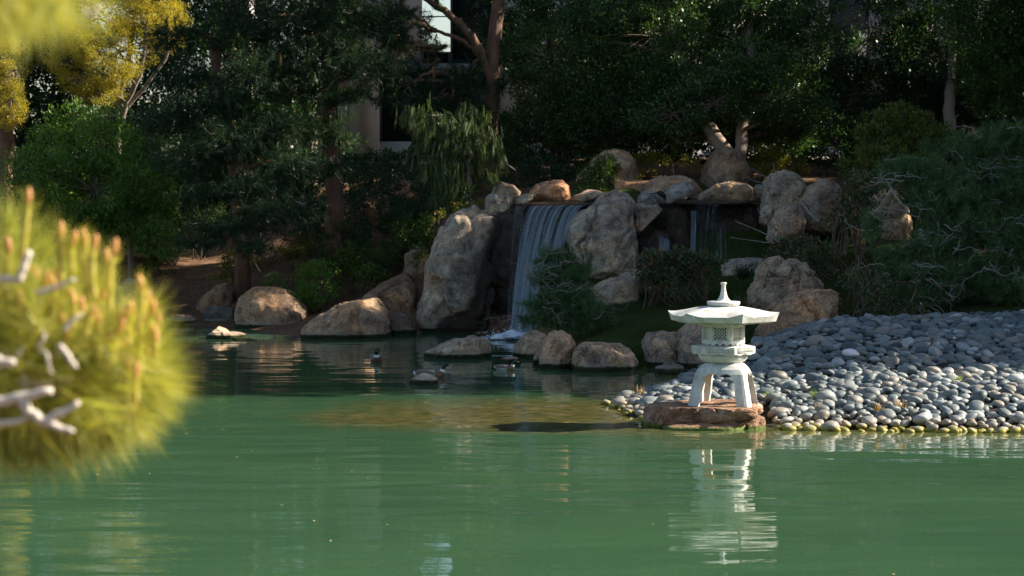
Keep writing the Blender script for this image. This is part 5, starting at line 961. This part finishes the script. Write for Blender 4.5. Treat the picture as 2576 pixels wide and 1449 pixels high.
# ------------------------------------------------------------------ birds
DM = {k: flatmat('duck_' + k, c, .55, None, 30) for k, c in {'grey': (.30, .30, .29), 'brown': (.13, .07, .04), 'green': (.008, .03, .018), 'white': (.6, .6, .58), 'bill': (.30, .22, .05), 'black': (.012, .012, .014), 'wing': (.15, .12, .09)}.items()}
def duck(label, loc, yaw, tuck=0, sc_=1.0):
    o = thing('duck', label, 'duck', loc, 'mallard ducks on the pond'); o.rotation_euler = (0, 0, yaw); o.scale = (sc_,) * 3
    # spine stations: x forward, z up, half width, half height, material
    S = [(-.27, .10, .012, .006, 4), (-.24, .088, .035, .016, 4), (-.20, .07, .06, .035, 3), (-.15, .05, .085, .062, 0), (-.08, .045, .102, .078, 0), (0, .04, .107, .082, 0), (.08, .04, .10, .08, 0), (.13, .045, .085, .075, 1), (.165, .065, .065, .062, 1), (.18, .10, .045, .045, 1), (.185, .135, .034, .032, 3), (.19, .15, .033, .030, 2), (.20, .175, .036, .034, 2), (.222, .20, .037, .037, 2), (.25, .205, .030, .032, 2), (.272, .200, .016, .018, 2)]
    S = np.array(S); k = 18; pts = S[:, :2]; T = np.gradient(pts, axis=0); T /= np.linalg.norm(T, axis=1)[:, None]; Nn = np.stack([-T[:, 1], T[:, 0]], 1); a = np.arange(k) * 2 * math.pi / k
    V = np.array([[pts[i, 0] + Nn[i, 0] * S[i, 3] * math.sin(b), S[i, 2] * math.cos(b), pts[i, 1] + Nn[i, 1] * S[i, 3] * math.sin(b)] for i in range(len(S)) for b in a])
    F = [[i * k + j, i * k + (j + 1) % k, (i + 1) * k + (j + 1) % k, (i + 1) * k + j] for i in range(len(S) - 1) for j in range(k)]
    me = mk_mesh('body', V, [np.array(F)], None, True)
    for q in ('grey', 'brown', 'green', 'white', 'black'): me.materials.append(DM[q])
    me.polygons.foreach_set('material_index', [int(S[i + 1, 4]) for i in range(len(S) - 1) for j in range(k)])
    b = add('body', me, o); sub = b.modifiers.new('s', 'SUBSURF'); sub.levels = 1; sub.render_levels = 1
    g = Geo(); g.add(ICO[3][0] * [.033, .014, .0085] + [.295, 0, .192], ICO[3][1]); add('bill', g.build('bill', DM['bill'], True), o)
    for s_ in (-1, 1):
        g = Geo(); v = ICO[3][0] * [.15, .018, .045]; v[:, 2] += .02 * (v[:, 0] / .15) ** 2 * -np.sign(v[:, 0]); g.add(v + [-.06, s_ * .085, .08], ICO[3][1]); add('wing', g.build('wing', DM['wing'], True), o)
        g = Geo(); g.add(ICO[2][0] * .0045 + [.238, s_ * .034, .212], ICO[2][1]); add('eye', g.build('eye', DM['black'], True), o)
    return o
p = W(947, 908, WL(909)); duck('drake facing the camera alone on the dark open water', (p[0], p[1], -.005), R(-90 + 4), sc_=.9)
p = W(1085, 962, WL(955)); duck('drake with a dark head swimming right behind the small pale rock', (p[0] - .03, p[1] + .35, -.01), R(-4), sc_=.95)
p = W(1270, 927, WL(931)); duck('brown-breasted grey duck dabbling just below the low rusty stone', (p[0], p[1], -.005), R(-18), sc_=.66)
bp = W(1663, 497, 42.95)
bd = thing('bird', 'small black bird bending over the blue-grey crest boulder, tail to the left', 'bird', bp)
S = np.array([(-.21, .05, .004, .004), (-.15, .055, .016, .006), (-.09, .062, .02, .01), (-.05, .068, .035, .035), (-.01, .055, .05, .055), (.03, .03, .048, .05), (.055, .0, .036, .04), (.07, -.03, .026, .026), (.075, -.05, .02, .02), (.08, -.075, .004, .004)]); k = 14
T = np.gradient(S[:, :2], axis=0); T /= np.linalg.norm(T, axis=1)[:, None]
V = np.array([[S[i, 0] - T[i, 1] * S[i, 3] * math.sin(b), S[i, 2] * math.cos(b), S[i, 1] + T[i, 0] * S[i, 3] * math.sin(b)] for i in range(len(S)) for b in np.arange(k) * 2 * math.pi / k])
F = [[i * k + j, i * k + (j + 1) % k, (i + 1) * k + (j + 1) % k, (i + 1) * k + j] for i in range(len(S) - 1) for j in range(k)]
add('body', mk_mesh('body', V + [0, 0, .02], [np.array(F)], DM['black'], True), bd)
g = Geo(); g.tube([[.01, .015, -.02], [.01, .015, -.08]], .004, 5); add('leg', g.build('leg', DM['black']), bd); g = Geo(); g.tube([[.01, -.015, -.02], [.01, -.015, -.08]], .004, 5); add('leg', g.build('leg', DM['black']), bd)

# ------------------------------------------------------------------ rope fence
wp_ = flatmat('pale_post', (.5, .46, .4), .8); fe = thing('rope_fence', 'low fence of white posts and a sagging rope along the left bank path', 'fence', W(268, 640, 50))
base = np.array(W(268, 640, 50)); posts = [(-60, 573, 50), (180, 573, 50), (268, 577, 50), (372, 584, 51.5)]
g = Geo()
for (a_, b_) in ((0, 2), (2, 3)):
    A_, B_ = W(*posts[a_]), W(*posts[b_]); g.tube(curve(A_, B_, [0, 0, -.06 if a_ == 0 else -.01], 14) - base, .012, 5)
add('rope', g.build('rope', wp_, True), fe)
for i in (0, 2, 3):
    p = W(*posts[i]); g = Geo(); zb_ = min(ghs(p[0], p[1]), p[2] - .5); g.tube(np.array([[p[0], p[1], zb_ - .1], [p[0], p[1], p[2] + .03]]) - base, .032, 8); add('post', g.build('post', wp_, False), fe)

# ------------------------------------------------------------------ building behind the trees
bw = flatmat('beige_render', (.50, .49, .47), .85, (.58, .57, .54), 2, .2, .1); dk = flatmat('dark_panel', (.05, .055, .06), .6); br = flatmat('pale_block', (.42, .41, .40), .85, (.5, .49, .47), 3); sill = flatmat('grey_fascia', (.16, .18, .2), .6)
def glassmat(name, col, rough=.03, ior=1.6):
    m, N, L, out = newmat(name); p = N('ShaderNodeBsdfPrincipled'); p.inputs['Base Color'].default_value = col + (1,); p.inputs['Roughness'].default_value = rough; p.inputs['IOR'].default_value = ior; p.inputs['Metallic'].default_value = 0
    tc = N('ShaderNodeTexCoord'); n = noise_node(N, L, .6, 1, .5, tc.outputs['Object']); L(bump(N, L, n.outputs[0], .05, .05), p.inputs['Normal']); L(p.outputs[0], out.inputs[0]); return m
gl_lo = glassmat('dark_teal_glass', (.012, .022, .026), .1, 1.25); gl_hi = glassmat('sky_reflecting_glass', (.02, .03, .035), .02, 2.6)
BY = 61.0; bo = W(1288, 400, BY); b_o = thing('building', 'beige two-storey building with dark windows hidden behind the trees', 'building', (0, BY, 3.0)); bo = np.array([0, BY, 3.0])
def bbox(name, x0, y0, x1, y1, d0, d1, mat, parent=None):
    a = W(x0, y1, BY); b = W(x1, y0, BY); g = Geo(); c = np.array([(a[0] + b[0]) / 2, BY + (d0 + d1) / 2, (a[2] + b[2]) / 2]) - bo; g.box(c, [(b[0] - a[0]) / 2, abs(d1 - d0) / 2, (b[2] - a[2]) / 2]); return add(name, g.build(name, mat), parent or b_o)
bbox('wall', 880, -200, 955, 480, 0, .5, bw); bbox('wall', 955, 356, 2300, 480, .05, .5, bw); bbox('wall', 1250, -200, 2090, 356, .06, .5, bw); bbox('wall', 600, 250, 880, 480, .1, .5, bw); bbox('wall', 2185, -200, 2700, 480, .08, .5, br)
bbox('floor_band', 955, 160, 1250, 185, -.15, .5, sill); bbox('roof', 560, -230, 1062, -200, -.5, 6, sill); bbox('roof', 1128, -230, 2720, -200, -.5, 6, sill); bbox('dark_panel', 2090, -200, 2185, 356, .1, .5, dk)
bbox('sill_band', 930, 394, 1130, 400, -.06, .04, sill); bbox('wall', 955, -200, 1060, 160, .07, .5, bw); bbox('railing', 1060, 40, 1133, 43, .0, .04, dk)
for (x0, y0, x1, y1, mt) in ((955, 185, 1090, 356, gl_lo), (1090, 185, 1250, 356, gl_lo), (1060, 130, 1133, 160, gl_lo), (1133, -200, 1250, 160, gl_lo)):
    f = bbox('window', x0, y0, x0 + 5, y1, .0, .2, dk); bbox('frame', x1 - 5, y0, x1, y1, .01, .2, dk, f); bbox('frame', x0 + 5, y0, x1 - 5, y0 + 4, .01, .2, dk, f); bbox('pane', x0 + 5, y0 + 4, x1 - 5, y1, .1, .14, mt, f)
for k in range(14): bbox('louvre', 1403, 232 + k * 6, 1418, 235 + k * 6, -.02, .06, br)
bbox('wall', 820, -200, 880, 250, .09, .5, bw); bbox('side_wall', 560, -200, 566, 480, .2, 7, bw)

# ------------------------------------------------------------------ trees out of frame that shade the far half of the pond
def crown_world(label, c, r, seed, n=5200, mat='fig2', L_=.2, w_=.1, th=.25, gate=-.25):
    rng = np.random.default_rng(seed); base = np.array([c[0], c[1], ghs(c[0], c[1])]); o = thing('shade_tree', label, 'tree', base, 'tall trees on the right bank outside the frame'); g, gb = Geo(), Geo()
    d = rdir(rng, n); rad = .3 + .7 * rng.random(n) ** .5; p = np.array(c) + d * np.array(r) * rad[:, None]; k = (vnoise(p * .8, seed) > gate) & sungap(p, 1.1); p, d = p[k], d[k]; leaves(g, p, d, 9, .3, L_, w_, rng)
    gb.tube(curve(base - [0, 0, .2], c, (.2, 0, 0), 9), np.linspace(.3, .12, 9), 8)
    for q in p[rng.integers(0, len(p), 18)]: gb.tube(curve(np.array(c) * [1, 1, 0] + [0, 0, base[2] + (c[2] - base[2]) * .7], q, (0, 0, .3), 6), np.linspace(.08, .02, 6), 5)
    for nm, gg, mm in (('foliage', g, mat), ('trunk', gb, 'bark_grey')): me = gg.build(nm, M[mm]); me.transform(Matrix.Translation(-Vector(base))); add(nm, me, o)
for i, (cx_, cy_, cz_, rx_, ry_, rz_) in enumerate([(11.3, 31.3, 2.9, 2.6, 2.2, 3.0), (16, 35.6, 9.5, 3.6, 3.3, 7.5), (17, 41.5, 12.5, 3.8, 3.6, 9.5), (16.5, 47.4, 13, 3.8, 3.6, 9.5), (19, 53.5, 9.0, 4, 3.3, 7), (12.0, 38.5, 6, 2.6, 2.6, 4.2), (13, 50, 8, 3, 3, 5.5), (12.5, 44.5, 6.5, 2.6, 2.8, 4.5), (21, 38, 13, 4, 4.2, 7)]):
    crown_world('tall dark tree on the right bank beyond the right edge of the picture', (cx_, cy_, cz_), (rx_, ry_, rz_), 600 + i, n=(2600 if i == 0 else 5600), gate=-.5 if i == 0 else -.35)

# ------------------------------------------------------------------ near pine at left, out of focus
def near_pine():
    rng = np.random.default_rng(700); base = np.array([-2.3, 5.2, ghs(-2.3, 5.2)])
    o = thing('pine_tree', 'close blurred pine bough with orange candles and pale twigs at the left edge', 'pine tree', base); gb, gn, gt = Geo(), Geo(), Geo()
    gb.tube(curve(base - [0, 0, .3], base + [.15, 0, 3.2], (.08, 0, 0), 12), np.linspace(.13, .07, 12), 12)
    def br(a, b, r0, r1, bow=(0, 0, 0), G=gb): G.tube(curve(a, b, bow, 12, .006, rng), np.linspace(r0, r1, 12), 8)
    D = 4.9; hub = W(40, 1010, D); br(base + [.05, 0, 1.35], hub, .035, .013, (0, 0, .05))
    T_ = lambda ox, oy, d=4.5: W(ox, oy, d)
    mains = [([(-60, 1020), (10, 1008), (60, 995), (130, 982)], .012, .007), ([(45, 1000), (75, 1035), (112, 1062)], .011, .008), ([(112, 1062), (150, 1040), (200, 1012)], .009, .005), ([(112, 1062), (150, 1078), (185, 1086)], .008, .005), ([(-60, 900), (0, 905), (35, 912)], .010, .006), ([(-50, 1070), (20, 1065), (70, 1050)], .007, .005),
             ([(-50, 700), (10, 702), (48, 706)], .007, .006), ([(48, 706), (62, 668), (72, 636)], .007, .006), ([(90, 735), (140, 722), (190, 702)], .005, .003), ([(150, 870), (175, 900), (192, 925)], .006, .004), ([(160, 830), (185, 805), (200, 790)], .005, .003)]
    for pl, ra, rb in mains: P_ = np.array([T_(*q) for q in pl]); t_ = np.linspace(0, len(pl) - 1, 10); P_ = np.stack([np.interp(t_, range(len(pl)), P_[:, i]) for i in range(3)], 1); P_ += rng.normal(size=P_.shape) * .0012; gt.tube(P_, np.linspace(ra, rb, 10), 8)
    roots = np.array([(-60, 650), (50, 700), (180, 765), (300, 820), (350, 870), (372, 930), (345, 1000), (300, 1040), (225, 1075), (90, 1100), (-60, 1100)], float)
    C, Dd = [], []; nk = 0
    while nk < 300:
        q = np.array([rng.uniform(-60, 375), rng.uniform(590, 1100)])
        if not in_poly(q[:1], q[1:], roots)[0]: continue
        nk += 1; dd = 4.98 + rng.normal() * .16; v = np.array([(q[0] - 60) / 260, -(q[1] - 860) / 240]); lower = q[1] > 830
        d = np.array([v[0] * 1.0 + .25 + rng.normal() * .2, rng.normal() * .35, v[1] * .6 + .12 + rng.normal() * .2]) if lower else np.array([v[0] * .55 + rng.normal() * .25, rng.normal() * .3, .75]); d /= np.linalg.norm(d) + 1e-6
        C.append(W(q[0], q[1], dd)); Dd.append(d)
        if nk % 6 == 0: p = C[-1]; br(p - np.array([d[0], 0, d[2]]) * .1, p, .004, .003, rng.normal(size=3) * .008, gt)
    needles(gn, np.array(C), np.array(Dd), 46, .13, .0023, rng, .5, .0, .06)
    C, Dd = [], []
    for ox, oy, ang in [(345, 800, 55), (362, 830, 42), (372, 860, 30), (385, 885, 18), (372, 900, 34), (392, 915, 6), (395, 940, -6), (385, 960, 10), (388, 975, -20), (370, 1000, -32), (372, 960, -10), (350, 1025, -42), (325, 1045, -52), (300, 1065, -60), (270, 1090, -62), (230, 1105, -58), (190, 1115, -66), (150, 1125, -60), (110, 1135, -75), (70, 1140, -68), (20, 1145, -80), (345, 1050, -48), (375, 1010, -34), (395, 965, -18), (250, 1060, -40), (130, 1080, -45), (0, 1090, -70), (330, 1030, -30), (300, 1040, -38), (380, 925, -14), (375, 985, -22), (340, 985, -25), (355, 930, 12), (310, 1010, -45), (340, 880, 40), (320, 840, 60), (290, 800, 70), (70, 600, 78), (40, 620, 95), (110, 640, 70), (180, 690, 66), (240, 740, 62), (20, 570, 88)]:
        C.append(W(ox, oy, 4.95 + rng.normal() * .08)); a = R(ang); Dd.append(np.array([math.cos(a), rng.normal() * .15, math.sin(a)]))
    needles(gn, np.array(C), np.array(Dd), 120, .115, .0022, rng, .42, .0, .07)
    # higher, closer bough at the top left corner
    C, Dd = [], []; h2 = W(-60, -120, 3.8); br(base + [.12, 0, 2.4], h2, .03, .012, (0, 0, .1))
    br(h2, W(60, 30, 3.8), .012, .006, (0, 0, .02), gt); br(W(-10, 20, 3.8), W(25, 45, 3.8), .008, .005, (0, 0, 0), gt); br(W(25, 45, 3.8), W(70, 38, 3.8), .007, .004, (0, 0, -.004), gt); br(h2, W(150, 30, 3.8), .008, .004, (0, 0, .02), gt); br(W(150, 30, 3.8), W(250, 20, 3.8), .005, .003, (0, 0, -.01), gt)
    for k in range(80):
        ox = rng.uniform(-60, 300) * rng.uniform(.3, 1); oy = rng.uniform(-150, 60) - ox * .12 ; p = W(ox, oy, 3.8 + rng.normal() * .12); C.append(p); Dd.append(unit(np.array([rng.normal() * .5 + .25, rng.normal() * .3, -.8])))
    needles(gn, np.array(C), np.array(Dd), 34, .10, .0016, rng, .4, .1, .05)
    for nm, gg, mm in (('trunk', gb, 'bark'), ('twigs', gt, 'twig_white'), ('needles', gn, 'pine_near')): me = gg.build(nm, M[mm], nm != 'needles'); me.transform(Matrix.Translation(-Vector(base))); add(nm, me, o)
    cans = [(72, 488, 110), (153, 572, 130), (187, 596, 80), (211, 590, 90), (240, 605, 120), (268, 640, 90), (290, 615, 150), (352, 706, 110), (385, 768, 90), (20, 610, 90), (215, 670, 90), (228, 700, 80), (262, 730, 80), (305, 790, 90), (330, 800, 90), (365, 790, 100), (398, 795, 90), (150, 700, 70), (180, 740, 80), (205, 760, 80), (245, 790, 70), (90, 690, 70), (120, 760, 70), (275, 850, 70), (310, 860, 60), (60, 760, 70), (372, 745, 60)] + [(rng.uniform(10, 390), 0, rng.uniform(50, 90)) for _ in range(24)]
    for ox, oy, ln in cans:
        if oy == 0: oy = 600 + ox * .42 + rng.uniform(20, 190)
        d = 4.7 + rng.normal() * .06; top = W(ox, oy, d) - base; ln *= rng.uniform(1.1, 1.6); bot = W(ox - rng.uniform(-6, 18), oy + ln, d) - base; g = Geo(); P = curve(bot, top, (rng.normal() * .004, 0, 0), 9); g.tube(P, np.array([.003, .0042, .005, .0044, .0054, .005, .0058, .005, .003]) * rng.uniform(.8, 1.1), 8)
        c_ = add('candle', g.build('candle', M['candle_green'], True), o); g = Geo(); e = P[-1]; ax = unit(P[-1] - P[-2]); g.tube(np.stack([e - ax * .022, e - ax * .012, e, e + ax * .008, e + ax * .013]), [.005, .0064, .0066, .0046, .0015], 8); add('bud', g.build('bud', M['candle'], True), c_)
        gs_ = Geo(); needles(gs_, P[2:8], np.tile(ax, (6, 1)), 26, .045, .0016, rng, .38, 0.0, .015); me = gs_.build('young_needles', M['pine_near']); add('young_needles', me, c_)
near_pine()
